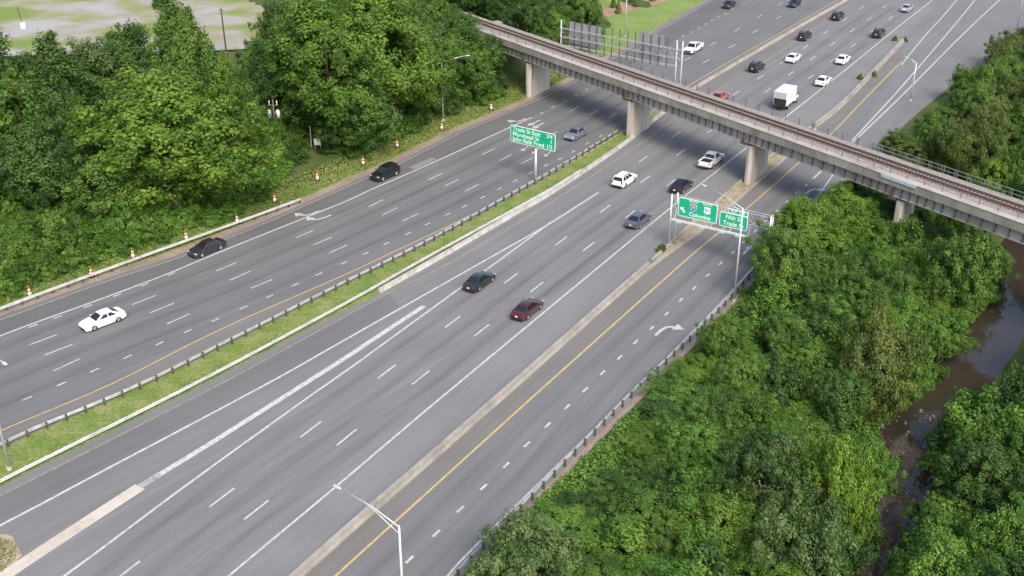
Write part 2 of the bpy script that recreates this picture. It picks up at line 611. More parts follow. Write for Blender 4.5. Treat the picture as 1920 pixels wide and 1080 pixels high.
def terrain_z(x, y):
    z = -0.07
    dr = river_dist(x, y)
    if dr < 40:
        rr = side_dist(PAV_R_XY, x, y)
        if rr > 0:
            top = -0.07 - 1.1 * sstep(1.0, 9, rr)
        else:
            top = -0.07
        k = sstep(RIVER_HALF + 0.3, RIVER_HALF + 13, dr)
        bed = WATER_Z - 0.7 * (1 - sstep(1, RIVER_HALF, dr)) + 0.25 * sstep(3, RIVER_HALF + 1, dr)
        z = bed + (top - bed) * k
        if rr < 1.5:
            z = max(z, -0.07)
    rl = -side_dist(PAV_L_XY, x, y)
    if rl > 3:
        z += 1.6 * sstep(4, 26, rl) * (1 - sstep(188, 205, y) * sstep(-25, -5, x)) + 0.35 * wob(x, y) * sstep(6, 14, rl) * (1 - sstep(45, 60, rl))
    # railway embankment at both ends of the bridge
    q = Vector((x, y, 0)) - AXIS
    s = q.dot(BU)
    d = abs(q.dot(BN))
    if s < -33:
        e = DECK_Z - 0.6 - max(0, d - 3.8) * 0.62 - max(0, 41 + s) * 0.9
        z = max(z, e)
    return z


def axis_coords(lo, hi, fine_lo, fine_hi, step):
    a = list(np.arange(fine_lo, fine_hi + 0.1, step))
    k, v = step, fine_lo
    pre = []
    while v > lo:
        k *= 1.5
        v -= k
        pre.append(v)
    post = []
    k, v = step, fine_hi
    while v < hi:
        k *= 1.5
        v += k
        post.append(v)
    return pre[::-1] + a + post


xs = axis_coords(-5000, 5000, -150, 150, 2.0)
ys = axis_coords(-1500, 7000, 52, 300, 2.0)
tv = [(x, y, terrain_z(x, y)) for y in ys for x in xs]
nx = len(xs)
tf = [(j * nx + i, j * nx + i + 1, (j + 1) * nx + i + 1, (j + 1) * nx + i) for j in range(len(ys) - 1) for i in range(nx - 1)]
tag(mesh_obj('terrain', tv, tf, M['terrain'], None, True), 'dark green ground under the woods and verges', kind='structure')


FXS, FYS = np.arange(-150, 150.1, 2.0), np.arange(52, 300.1, 2.0)
ix0, iy0 = xs.index(FXS[0]), ys.index(FYS[0])
ZG = np.array(tv)[:, 2].reshape(len(ys), nx)[iy0:iy0 + len(FYS), ix0:ix0 + len(FXS)]
GX, GY = np.meshgrid(FXS, FYS)


def poly_dist_grid(XY, signed):
    d = (XY[None, None, :, 0] - GX[..., None]) ** 2 + (XY[None, None, :, 1] - GY[..., None]) ** 2
    i = d.argmin(-1)
    D = np.sqrt(d.min(-1))
    if signed:
        a, b = XY[np.maximum(i - 1, 0)], XY[np.minimum(i + 1, len(XY) - 1)]
        t = b - a
        c = XY[i]
        D = D * np.where(t[..., 1] * (GX - c[..., 0]) - t[..., 0] * (GY - c[..., 1]) > 0, 1, -1)
    return D


DLG, DRG, RVG = poly_dist_grid(PAV_L_XY, True), poly_dist_grid(PAV_R_XY, True), poly_dist_grid(RIVER_XY, False)


def look(grid, x, y):
    fx, fy = min(max((x + 150) / 2, 0), len(FXS) - 1.001), min(max((y - 52) / 2, 0), len(FYS) - 1.001)
    i, j = int(fx), int(fy)
    u, w = fx - i, fy - j
    return (grid[j, i] * (1 - u) + grid[j, i + 1] * u) * (1 - w) + (grid[j + 1, i] * (1 - u) + grid[j + 1, i + 1] * u) * w


def terrain_z(x, y):
    return float(look(ZG, x, y))


def left_d(x, y):
    return -look(DLG, x, y)


def river_d(x, y):
    return look(RVG, x, y)


def strip(name, A, B, mat, z=0.0, n=120, skirt=0.0, label=None, kind='structure', parent=None):
    A, B = resample(A, n=n), resample(B, n=n)
    v, f, uv = [], [], []
    s = 0.0
    for i in range(n):
        if i:
            s += ((A[i] + B[i]) / 2 - (A[i - 1] + B[i - 1]) / 2).length
        w = (B[i] - A[i]).length
        for k in range(3):
            p = A[i].lerp(B[i], k / 2)
            v.append((p.x, p.y, z))
            uv.append((w * k / 2, s))
    for i in range(n - 1):
        for k in range(2):
            a = i * 3 + k
            f.append((a, a + 1, a + 4, a + 3))
    o = mesh_obj(name, v, f, mat, parent, False, uv)
    if kind:
        tag(o, label, kind=kind)
    return o


# lines of the highway (pixels of the photograph, on the road plane)
S = lambda pts, z=0.0, st=3.0: smooth(GS(pts, z), st)
e1 = S([(-260, 700), (-120, 648), (0, 600), (55, 580), (213, 523), (333, 484), (500, 417), (640, 355), (753, 305), (860, 251), (940, 217), (1060, 163), (1151, 109), (1241, 55), (1330, 3), (1420, -55)])
s1 = S([(-260, 728), (-120, 677), (0, 630), (55, 609), (213, 552), (320, 511), (433, 464), (640, 381), (690, 358), (807, 307), (960, 237), (997, 220)])
s1x = S([(997, 220), (1080, 178), (1151, 138), (1268, 76), (1395, 4), (1470, -40)])
y1 = S([(-260, 920), (-120, 862), (0, 808), (55, 785), (213, 718), (417, 616), (640, 518), (740, 471), (873, 408), (1000, 342), (1120, 276), (1200, 225), (1292, 160), (1480, 52), (1570, 0), (1640, -42)])
g2 = S([(-260, 956), (-120, 893), (10, 838), (55, 815), (257, 727), (447, 635), (640, 536), (800, 458), (953, 373), (1060, 313), (1163, 250), (1230, 207), (1302, 163), (1490, 52), (1582, 0), (1650, -42)])
bar_base = [(715, 550), (840, 479), (973, 401), (1040, 362), (1172, 273), (1250, 210), (1308, 166), (1497, 54), (1592, 0), (1665, -42)]
medr = S([(-260, 1050), (-120, 975), (0, 913), (55, 885), (360, 732), (640, 584)] + bar_base)
y2 = S([(-260, 1065), (-120, 995), (0, 930), (55, 902), (413, 720), (640, 597), (727, 550), (840, 495), (973, 418), (1060, 362), (1160, 297), (1267, 222), (1347, 167), (1423, 121), (1493, 76), (1597, 4), (1660, -40)])
w1 = S([(-260, 1130), (-120, 1050), (0, 985), (55, 957), (163, 899), (500, 720), (640, 641), (790, 556), (947, 467), (1023, 424), (1122, 361)])
w2band = S([(262, 912), (400, 828), (567, 722), (640, 676), (720, 623), (795, 574)])
w3 = S([(0, 1165), (125, 1077), (193, 1027), (367, 897), (613, 720), (640, 702), (870, 535), (917, 502), (1033, 417)])
w4 = S([(300, 1190), (430, 1079), (640, 904), (859, 719), (1253, 393), (1307, 350), (1393, 282), (1470, 222), (1580, 135), (1681, 53), (1747, 1), (1800, -40)])
ml = S([(440, 1180), (520, 1105), (640, 998), (965, 714), (1207, 500), (1276, 437), (1387, 340), (1450, 287), (1527, 232), (1583, 188), (1690, 77)])
mr = S([(470, 1180), (548, 1105), (660, 1002), (980, 720), (1213, 512), (1323, 431), (1438, 331), (1490, 284), (1535, 240), (1590, 191), (1695, 80)])
y3 = S([(500, 1200), (600, 1107), (640, 1070), (750, 970), (1027, 719), (1280, 493), (1348, 436), (1450, 348), (1500, 303), (1557, 253), (1617, 190), (1690, 116)])
w5 = S([(740, 1190), (842, 1078), (900, 1015), (1200, 720), (1280, 641), (1363, 556), (1418, 495), (1506, 402), (1560, 330), (1597, 267)])
lb = S([(1597, 264), (1667, 189), (1718, 131), (1782, 56), (1828, 0), (1855, -35)])
lc = S([(1599, 267), (1681, 189), (1748, 122), (1815, 55), (1874, 0), (1915, -40)])
la = S([(1690, 122), (1716, 89), (1746, 54), (1764, 35), (1794, 0), (1825, -36)])

left_road = strip('road', PAV_L, g2, M['asphalt_left'], 0.0, label='left carriageway of the highway, traffic coming towards the camera')
right_road = strip('road', medr, PAV_R, M['asphalt_right'], 0.0, n=160, label='right carriageway and ramp of the highway, traffic going away')
strip('road_shoulder', offset(PAV_L, -1.5), PAV_L, M['gravel_shoulder'], -0.02, label='tan gravel shoulder along the left carriageway')
strip('outer_lane', e1, smooth(s1 + s1x, 3.0), M['asphalt_left_dark'], 0.004, label='darker asphalt of the outer lane on the left carriageway')
strip('inner_shoulder', y1, g2, M['asphalt_brown'], 0.004, label='brownish shoulder beside the median guardrail')
# right carriageway strips
k0 = max(range(len(y2)), key=lambda i: -(y2[i] - G(727, 550)).length)
k1 = max(range(len(w1)), key=lambda i: -(w1[i] - G(768, 570)).length)
strip('branch_lanes', y2[:k0 + 1], w1[:k1 + 1], M['asphalt_branch'], 0.004, label='darker new asphalt of the joining lane beside the grass median')
strip('median_shoulder', medr[len(medr) // 2:], [p for p in y2 if p.y > medr[len(medr) // 2].y - 2], M['asphalt_brown'], 0.004, label='brownish shoulder beside the white concrete barrier')
strip('road_shoulder', w4, ml, M['asphalt_shoulder'], 0.004, label='pale shoulder between the main lanes and the ramp barrier')
strip('ramp_lanes', y3, resample(w5, n=len(y3)), M['asphalt_ramp'], 0.004, label='dark asphalt lanes of the exit ramp')
strip('ramp_shoulder', mr, y3, M['asphalt_brown'], 0.004, label='brownish shoulder between the ramp barrier and the yellow line')
strip('median_soil', [p for p in ml if 126 < p.y < 175], [p for p in mr if 124 < p.y < 174], M['soil_tan'], 0.13, n=30, label='tan soil between the two kerbs round the bridge pier')
strip('grass_median', g2[:len(g2) * 60 // 100], medr[:len(medr) * 66 // 100], M['verge'], 0.006, label='green grass strip between the two carriageways')
strip('median_soil', g2[len(g2) * 60 // 100:], medr[len(medr) * 66 // 100:], M['soil_tan'], 0.008, label='tan dirt under the bridge between the carriageways')
strip('verge', offset(PAV_L, -9.5), offset(PAV_L, -1.4), M['verge'], -0.035, label='grass verge left of the highway')


strip('dirt_strip', [p for p in PAV_R if p.y < 132], [p for p in offset(PAV_R, .6) if p.y < 132], M['gravel_shoulder'], -0.03, label='brown dirt strip under the ramp guardrail')

# ------------------------------------------------------------------ painted markings
def ribbon(P, w, z):
    T = tangents(P)
    v, f = [], []
    for p, t in zip(P, T):
        r = Vector((t.y, -t.x, 0)) * (w / 2)
        v += [Vector((p.x - r.x, p.y - r.y, z)), Vector((p.x + r.x, p.y + r.y, z))]
    for i in range(len(P) - 1):
        f.append((2 * i, 2 * i + 1, 2 * i + 3, 2 * i + 2))
    return v, f


def line(P, w, mat, parent, name='edge_line', z=0.009):
    v, f = ribbon(P, w, z)
    return mesh_obj(name, v, f, mat, parent)


def dash(c, t, L, w, mat, parent, z=0.009, name='lane_dash'):
    return line([c - t * L / 2, c + t * L / 2], w, mat, parent, name, z)


def near_dir(refs, p):
    best = None
    for P in refs:
        for i in range(len(P) - 1):
            d = (P[i] - p).length
            if best is None or d < best[0]:
                best = (d, (P[i + 1] - P[i]).normalized())
    return best[1]


WL, WF, YL, YF = M['white_line'], M['white_faded'], M['yellow_line'], M['yellow_faded']
line(e1, 0.13, WF, left_road)
line(s1, 0.26, WL, left_road)
line(y1, 0.16, YL, left_road)
line(y2, 0.14, YF, right_road)
line(w1, 0.26, WL, right_road)
line(w2band, 0.62, WL, right_road, 'gore_band')
line(w3, 0.24, WL, right_road, z=0.0125)
line(w4, 0.22, WL, right_road)
line(y3, 0.20, YL, right_road)
line(w5, 0.20, WL, right_road)
line(lb, 0.24, WL, right_road, 'gore_line')
line(lc, 0.26, WL, right_road, 'gore_line')
line(la, 0.22, WL, right_road, 'gore_line')


def dash_rows(rows, refs, L, w, parent, mat=WL):
    for row in rows:
        for px, py in row:
            c = G(px, py)
            dash(c, near_dir(refs, c), L, w, mat, parent)


REF_L = [s1, s1x, y1]
REF_R = [w4]
dash_rows([
    [(-110, 716), (81.7, 636.7), (269.7, 562.7), (425, 500), (571.7, 438.7), (705, 381), (816, 331), (916, 284), (1000, 243), (1076.7, 204), (1148, 168), (1290, 110), (1337, 82), (1382, 56), (1424, 31), (1463, 8)],
    [(-80, 737), (110, 655.7), (303.7, 577.7), (450.3, 517), (605, 452), (731, 396.3), (847, 342.7), (947.7, 295.7), (1034, 252), (1113, 211), (1182, 170), (1324, 115), (1372, 87), (1416, 59), (1460, 33), (1500, 8)],
    [(-70, 770), (125, 684), (334.7, 597.7), (490.3, 532.3), (634, 467), (770, 407.3), (884.7, 352), (988, 301.7), (1075, 257), (1149, 216), (1218, 176)],
], REF_L, 3.05, 0.18, left_road)
dash_rows([
    [(-20, 777), (51, 747), (115, 720), (177.7, 694), (239, 669), (299, 644), (352, 621), (403.7, 600), (456.7, 576.7), (505.7, 555.7), (554, 533.7), (597.7, 514), (645, 493), (685.7, 475), (724, 456.7), (765, 437.7), (801.7, 420), (839, 401.7), (871, 386.7), (905, 370), (936, 354), (966, 339), (995, 324), (1024, 310), (1050, 298), (1075, 284), (1101, 269), (1127, 255)],
    [(1015.7, 211.7), (1036.7, 200), (1059, 189), (1080, 178), (1100, 167.7), (1120, 157), (1268, 76), (1281, 68), (1296, 60), (1310, 53), (1323, 45), (1335, 38), (1347, 31), (1360, 25), (1373, 17), (1395, 4)],
    [(62, 611), (108, 594.5), (165, 574), (220, 553.5), (271, 534), (321, 514)],
], REF_L, 1.0, 0.2, left_road)
dash_rows([
    [(235, 1073), (416, 933), (582.7, 805), (725, 696.7), (849, 603.3), (957.7, 522), (1052.3, 451.7), (1135.3, 391.3), (1210, 336), (1276, 286), (1334, 244), (1387, 206), (1439, 170), (1483, 138), (1524, 109), (1562, 82), (1598, 57), (1630, 35), (1659, 12)],
    [(300, 1102), (480.7, 956), (650, 820), (789, 708), (903.3, 619), (1006.3, 538.3), (1103.7, 462.3), (1181.7, 401.7), (1258, 343), (1324, 293), (1382, 251), (1474, 180), (1520, 144), (1561, 113), (1600, 85), (1637, 57), (1670, 33)],
    [(1206, 298), (1268, 252), (1327, 211), (1380, 175), (1425.7, 145), (1468, 116), (1510, 88), (1548, 61), (1584, 36), (1616, 14)],
], REF_R, 3.05, 0.2, right_road)
dash_rows([
    [(768, 1049), (818, 1000), (863, 955), (907, 913), (949, 872), (988, 833), (1027, 797), (1063, 763), (1097, 731), (1130, 699), (1162, 670), (1192, 641), (1222, 615), (1250, 588), (1277, 562), (1302, 540), (1327, 516), (1351, 494), (1374, 473), (1396, 453), (1417, 433), (1437, 414), (1457, 395), (1476, 378), (1494, 361), (1512, 347)],
], [y3, w5], 1.0, 0.22, right_road)
dash_rows([[(1532, 328), (1577, 285)]], [y3], 3.4, 0.3, right_road)


M['seam'] = mat_paint('seam', (0.10, 0.10, 0.10), (0.165, 0.165, 0.165), 0.5)
line(S([(-100, 811), (-20, 777), (177.7, 694), (352, 621), (505.7, 555.7), (645, 493), (801.7, 420), (966, 339), (1127, 255)]), 0.09, M['seam'], left_road, 'pavement_seam', 0.0065)
line(S([(700, 1115), (818, 1000), (988, 833), (1130, 699), (1250, 588), (1374, 473), (1512, 347)]), 0.09, M['seam'], right_road, 'pavement_seam', 0.0065)
line(S([(80, 1195), (235, 1073), (416, 933), (725, 697), (1052, 452), (1276, 286)]), 0.07, M['seam'], right_road, 'pavement_seam', 0.0065)
line(S([(140, 1230), (300, 1102), (650, 820), (903, 619), (1103, 462), (1258, 343)]), 0.07, M['seam'], right_road, 'pavement_seam', 0.0065)


def mat_streak(name):
    m, n, l, b = new_mat(name)
    uv = n.new("ShaderNodeUVMap")
    sep = n.new("ShaderNodeSeparateXYZ")
    l.new(uv.outputs[0], sep.inputs[0])

    def mth(op, a, c=0.0):
        q = n.new("ShaderNodeMath")
        q.operation = op
        for i, x in enumerate((a, c)):
            if isinstance(x, (int, float)):
                q.inputs[i].default_value = x
            else:
                l.new(x, q.inputs[i])
        return q.outputs[0]

    mp = n.new("ShaderNodeMapping")
    mp.inputs["Scale"].default_value = (0.9, 0.03, 1)
    l.new(uv.outputs[0], mp.inputs[0])
    nz = n.new("ShaderNodeTexNoise")
    nz.inputs["Scale"].default_value = 1.6
    nz.inputs["Detail"].default_value = 5
    l.new(mp.outputs[0], nz.inputs["Vector"])
    prof = mth('POWER', mth('SINE', mth('MULTIPLY', sep.outputs[0], math.pi / 1.7)), 1.3)
    fac = mth('MULTIPLY', mth('MULTIPLY', prof, mth('MAXIMUM', mth('SUBTRACT', nz.outputs["Fac"], 0.26), 0.0)), 0.45)
    b.inputs["Base Color"].default_value = (0.07, 0.07, 0.073, 1)
    b.inputs["Roughness"].default_value = 0.7
    tr = n.new("ShaderNodeBsdfTransparent")
    mx = n.new("ShaderNodeMixShader")
    l.new(fac, mx.inputs[0])
    l.new(tr.outputs[0], mx.inputs[1])
    l.new(b.outputs[0], mx.inputs[2])
    l.new(mx.outputs[0], n["Material Output"].inputs["Surface"])
    return m


M['oil'] = mat_streak('oil_streak')
ROWA = S([(80, 1195), (235, 1073), (416, 933), (725, 697), (957, 522), (1135, 391), (1276, 286), (1439, 170), (1562, 82), (1659, 12)])
ROWP = S([(-110, 716), (82, 637), (270, 563), (425, 500), (572, 439), (705, 381), (816, 331), (916, 284), (1077, 204), (1148, 168)])
ROWT = S([(700, 1115), (818, 1000), (988, 833), (1130, 699), (1250, 588), (1374, 473), (1512, 347)])
for row, offs, par in ((ROWA, (-1.75, 1.75, 5.3), right_road), (ROWP, (-1.7, 1.7, 5.1, 8.6), left_road), (ROWT, (-1.75, 1.75), right_road)):
    for d in offs:
        strip('oil_streak', offset(row, d - .85), offset(row, d + .85), M['oil'], 0.0068, n=60, kind=None, parent=par)


def patch(px, py, L, w, mat, parent, ref):
    c = G(px, py)
    t = near_dir(ref, c)
    o = strip('asphalt_patch', [c - t * L / 2 + Vector((-t.y, t.x, 0)) * w / 2, c + t * L / 2 + Vector((-t.y, t.x, 0)) * w / 2],
              [c - t * L / 2 + Vector((t.y, -t.x, 0)) * w / 2, c + t * L / 2 + Vector((t.y, -t.x, 0)) * w / 2], mat, 0.0055, n=3, kind=None, parent=parent)
    return o


M['patch_dark'] = mat_road('patch_dark', 0.145, 0.0, track=0)
M['patch_pale'] = mat_road('patch_pale', 0.20, 0.02, track=0)
patch(793, 306, 5, 1.2, M['patch_pale'], left_road, REF_L)
patch(1120, 478, 26, 1.1, M['patch_dark'], right_road, REF_R)


def arrow(px, py, heading, kind, parent, size=1.0, mat=WL):
    """Painted pavement arrow: straight or curved to the side, pointing along heading."""
    c = G(px, py)
    h = heading.normalized()
    r = Vector((h.y, -h.x, 0))
    pts, w = [], 0.28 * size
    if kind == 'straight':
        pts = [(-1.6, 0), (0.3, 0)]
        head = [(0.2, -0.5), (1.6, 0), (0.2, 0.5)]
    else:
        sgn = 1 if kind == 'right' else -1
        pts = [(-1.5, -0.45 * sgn), (-0.5, -0.45 * sgn), (0.25, -0.3 * sgn), (0.62, 0.05 * sgn), (0.72, 0.4 * sgn)]
        head = [(0.15, 0.3 * sgn), (0.78, 1.25 * sgn), (1.35, 0.3 * sgn)]
    P = [c + (h * a + r * b) * size for a, b in pts]
    v, f = ribbon(P, w, 0.014)
    n = len(v)
    v += [c + (h * a + r * b) * size + Vector((0, 0, 0.0172)) for a, b in head]
    f.append((n, n + 1, n + 2))
    return mesh_obj('turn_arrow', v, f, mat, parent)


arrow(1252, 618, near_dir([y3], G(1252, 618)), 'right', right_road, 1.25)
arrow(1526, 358, near_dir([y3], G(1526, 358)), 'right', right_road, 1.2)
arrow(1402, 468, near_dir([w5], G(1402, 468)), 'straight', right_road, 1.0)
for ax, ay, k in ((575, 401, 'right'), (597, 409, 'right'), (970, 226, 'right'), (1000, 231, 'straight'), (1008, 236, 'straight')):
    arrow(ax, ay, -near_dir(REF_L, G(ax, ay)), k, left_road, 1.15, WL)

# ------------------------------------------------------------------ guardrails and barriers
WBEAM = [(0.0, .42), (0.075, .49), (0.0, .565), (0.0, .615), (0.075, .69), (0.0, .76), (-0.02, .76), (0.05, .69), (-0.02, .615), (-0.02, .565), (0.05, .49), (-0.02, .42)]
post_me = MB().box((0, 0, 0.31), (0.15, 0.19, 0.92)).build('post', M['post_wood'])
block_me = MB().box((0, 0, 0.59), (0.14, 0.14, 0.34)).build('post', M['galv'])
POST_MESH, BLOCK_MESH = post_me.data, block_me.data
for o in (post_me, block_me):
    bpy.data.objects.remove(o)


def guardrail(label, P, side, mat, post=POST_MESH, spacing=1.905, zbase=0.0, group='guardrails along the highway'):
    """side +1: beam faces right of the travel polyline, posts on its left."""
    root = empty('guardrail', P[0])
    tag(root, label, 'guardrail', group)
    Q = [p - P[0] for p in resample(P, 1.5)]
    prof = [(a * side, z + zbase) for a, z in WBEAM]
    if side < 0:
        prof = prof[::-1]
    v, f = extrude_profile(Q, prof)
    mesh_obj('rail_beam', v, f, mat, root)
    W = resample(Q, spacing)
    for p, t in zip(W, tangents(W)):
        o = data_obj('post', post, root)
        o.location = p + Vector((t.y, -t.x, 0)) * (-0.13 * side) + Vector((0, 0, zbase))
        o.rotation_euler = (0, 0, math.atan2(t.y, t.x))
    return root


gl = smooth([G(a, b, .7) * 1.0 for a, b in [(-150, 630), (0, 577), (50, 558), (250, 485), (440, 417), (563, 372)]], 2)
for p in gl:
    p.z = 0
guardrail('white guardrail beside the left verge with cones behind it', gl, 1, M['galv_white'])
ga = smooth([G(a, b, .7) for a, b in [(-150, 893), (10, 826), (55, 804), (257, 720), (447, 626), (640, 529), (800, 449), (953, 364), (1060, 303), (1158, 243)]], 2)
for p in ga:
    p.z = 0
guardrail('long grey guardrail between the yellow line and grass median, dark posts on grass side', ga, -1, M['galv'])
gb = smooth([G(a, b, .7) for a, b in [(-150, 975), (0, 900), (55, 872), (360, 720), (640, 571), (807, 477), (1020, 360), (1090, 317)]], 2)
for p in gb:
    p.z = 0
guardrail('pale guardrail on the right edge of the grass median', gb, 1, M['galv_white'], BLOCK_MESH)
gr = smooth([G(a, b, .7) for a, b in [(748, 1180), (852, 1072), (915, 1006), (963, 958), (1027, 893), (1106, 812), (1195, 722), (1290, 632), (1370, 552), (1425, 490), (1480, 430)]], 2)
for p in gr:
    p.z = 0
guardrail('grey guardrail along the right edge of the ramp beside the bushes', gr, -1, M['galv'])

JERSEY = [(-.30, 0), (-.30, .08), (-.13, .33), (-.085, .81), (.085, .81), (.13, .33), (.30, .08), (.30, 0)]


def barrier(name, label, P, prof, mat, seg=6.0, z=0.0):
    root = empty(name, P[0] + Vector((0, 0, z)))
    tag(root, label, 'barrier')
    Q = resample([p - P[0] for p in P], 0.5)
    k = max(1, int(seg / 0.5))
    i = 0
    while i < len(Q) - 1:
        sub = Q[i:i + k + 1]
        if len(sub) > 1:
            sub = list(sub)
            if i + k < len(Q) - 1:
                sub[-1] = sub[-1].lerp(sub[-2], 0.05)
            v, f = extrude_profile(sub, prof)
            mesh_obj('segment', v, f, mat, root)
        i += k
    return root


bb = offset(S(bar_base, 0, 1.0), -0.32)
nb = int(len(bb) * 0.42)
TALLW = [(-.30, 0), (-.30, .08), (-.16, .33), (-.12, .52), (.12, .52), (.16, .33), (.30, .08), (.30, 0)]
barrier('concrete_barrier', 'white concrete barrier along the median, running up to the bridge pier', bb[:nb], TALLW, M['concrete_white'])
barrier('concrete_barrier', 'tan concrete barrier splitting the carriageways beyond the railway bridge', bb[nb:], TALLW, M['concrete_tan'])
mc = [(a + b) / 2 for a, b in zip(resample(ml, n=200), resample(mr, n=200))]
mc1 = [p for p in mc if p.y < 125.5]
mc2 = [p for p in mc if p.y > 175.5]
RAMPB = [(-.36, 0), (-.36, .1), (-.24, .35), (-.20, .68), (.20, .68), (.24, .35), (.36, .1), (.36, 0)]
barrier('concrete_barrier', 'long tan concrete barrier between the main lanes and the near ramp', mc1, RAMPB, M['concrete_tan'])
barrier('concrete_barrier', 'tan concrete barrier with weeds beside the ramp beyond the bridge', mc2, RAMPB, M['concrete_tan'])
KERB = [(-.22, 0), (-.22, .30), (-.16, .34), (.16, .34), (.22, .30), (.22, 0)]
barrier('concrete_kerb', 'left concrete kerb of the soil median round the third pier', offset([p for p in ml if 125 < p.y < 176], .24), KERB, M['concrete_tan'])
barrier('concrete_kerb', 'right concrete kerb of the soil median round the third pier', offset([p for p in mr if 123 < p.y < 175], -.24), KERB, M['concrete_tan'])
# gore island at the lower left
gi = S([(-150, 1190), (-40, 1113), (60, 1045), (187, 962), (262, 913)], 0, 1.0)
barrier('gore_island', 'wide pale concrete island tapering into the white gore band at lower left', gi,
        [(-.60, 0), (-.57, .06), (.57, .06), (.60, 0)], M['concrete'], 5.0)
gg = S([(-190, 1150), (-80, 1085), (0, 1018), (40, 1020)], 0, 1.0)
line(S([(232, 931), (262, 912), (300, 889)]), 0.72, WF, right_road, 'gore_band', 0.0118)
strip('gore_grass', S([(-300, 1190), (-100, 1060), (-10, 1002), (25, 1008)], 0, 1.0), S([(-120, 1160), (-30, 1098), (30, 1055), (42, 1042)], 0, 1.0), M['soil_tan'], 0.05, n=20, label='dry grass in the gore at the lower left corner')
strip('gravel_lot', S([(-420, 112), (0, 108), (250, 100), (480, 92), (560, 60)], 1.6), S([(-500, -70), (0, -62), (300, -60), (520, -60), (640, -60)], 1.6), M['gravel_lot'], 1.85, n=40, label='pale gravel lot behind the wood at the upper left')
strip('lawn', S([(1098, 112), (1151, 98), (1241, 46), (1330, -5), (1420, -62)], 0), S([(985, 118), (1030, 60), (1075, 0), (1110, -50), (1150, -100)], 0), M['lawn'], 0.06, n=40, label='bright lawn beside the far end of the left carriageway')
strip('mulch_bed', S([(1085, 54), (1150, 30), (1200, 16), (1255, 2), (1320, -24)], 0), S([(1095, 30), (1140, 15), (1185, 2), (1230, -8), (1280, -34)], 0), M['mulch'], 0.10, n=20, label='reddish brown mulch bed across the far lawn')

# ------------------------------------------------------------------ creek
A_, B_ = offset(RIVER, -RIVER_HALF - 1.2), offset(RIVER, RIVER_HALF + 1.2)
tag(strip('creek_water', A_, B_, M['water'], WATER_Z, n=80, label='muddy brown creek water reflecting the pale sky'), kind='structure')
bar_c = [p for p in RIVER if p.y < 101]
mbx = MB()
for i in range(0, len(bar_c) - 1):
    pass
sv, sf = [], []
bars = resample(bar_c, 1.0)
TB = tangents(bars)
NB = 13
for i, (p, t) in enumerate(zip(bars, TB)):
    r = Vector((t.y, -t.x, 0))
    for k in range(NB):
        a = -4.6 + 7.2 * k / (NB - 1)
        q = p + r * a
        h = 0.32 * math.sin(q.x * 1.1 + 0.6) * math.cos(q.y * 0.5) + 0.18 * math.sin(q.x * 2.3 - q.y * 1.7)
        h -= 0.34 * abs(a + 1.2) / 3.0
        h -= 0.30 * sstep(0.0, 6.0, min(i, len(bars) - 1 - i) * -1.0 + 6.0)
        sv.append(Vector((q.x, q.y, WATER_Z + 0.10 + h)))
for i in range(len(bars) - 1):
    for k in range(NB - 1):
        a = i * NB + k
        sf.append((a, a + 1, a + NB + 1, a + NB))
tag(mesh_obj('gravel_bar', sv, sf, M['riverbed'], None, True), 'brown gravel bars breaking the creek surface', kind='structure')

mst = MB()
rg_ = random.Random(5)
for _ in range(170):
    p = rg_.choice(bars)
    t = near_dir([bars], p)
    q = p + Vector((t.y, -t.x, 0)) * rg_.uniform(-4.2, 3.4) + Vector((rg_.uniform(-.6, .6), rg_.uniform(-.6, .6), 0))
    r_ = rg_.choice([.08, .10, .14, .2, .3])
    vs = []
    for k in range(6):
        a_ = k * math.pi / 3
        vs.append(Vector((math.cos(a_) * r_ * rg_.uniform(.7, 1.2), math.sin(a_) * r_ * rg_.uniform(.7, 1.2), -.25)))
    vs += [v_ * .6 + Vector((0, 0, r_ * rg_.uniform(.5, .9) + .12)) for v_ in vs]
    vs = [Vector((v_.x + q.x, v_.y + q.y, v_.z + WATER_Z + .05)) for v_ in vs]
    mst.add(vs, [(k, (k + 1) % 6, 6 + (k + 1) % 6, 6 + k) for k in range(6)] + [(6, 7, 8, 9, 10, 11)])
tag(mst.build('creek_stones', M['stone']), 'small grey brown stones scattered in the shallow creek', kind='stuff')

# ------------------------------------------------------------------ railway bridge
def bpt(s, d, z):
    """s along the bridge from the second pier, d across from the near girder face, z height."""
    p = BP + BU * s + BN * d
    return Vector((p.x, p.y, z))


BRZ = math.atan2(BU.y, BU.x)
bridge = empty('railway_bridge', bpt(0, 3.35, 0), BRZ)
tag(bridge, 'single-track concrete and steel railway bridge crossing over the highway on piers', 'bridge')
S0, S1, PIERS = -41.0, 92.0, [-25.3, 0.35, 25.0, 49.6, 74.2]
WD = 3.35                                     # half width, local y: -WD near side


def bbox(name, x0, x1, y0, y1, z0, z1, mat, parent=bridge, bevel=0):
    return MB().box(((x0 + x1) / 2, (y0 + y1) / 2, (z0 + z1) / 2), (x1 - x0, y1 - y0, z1 - z0)).build(name, mat, parent, False, bevel)


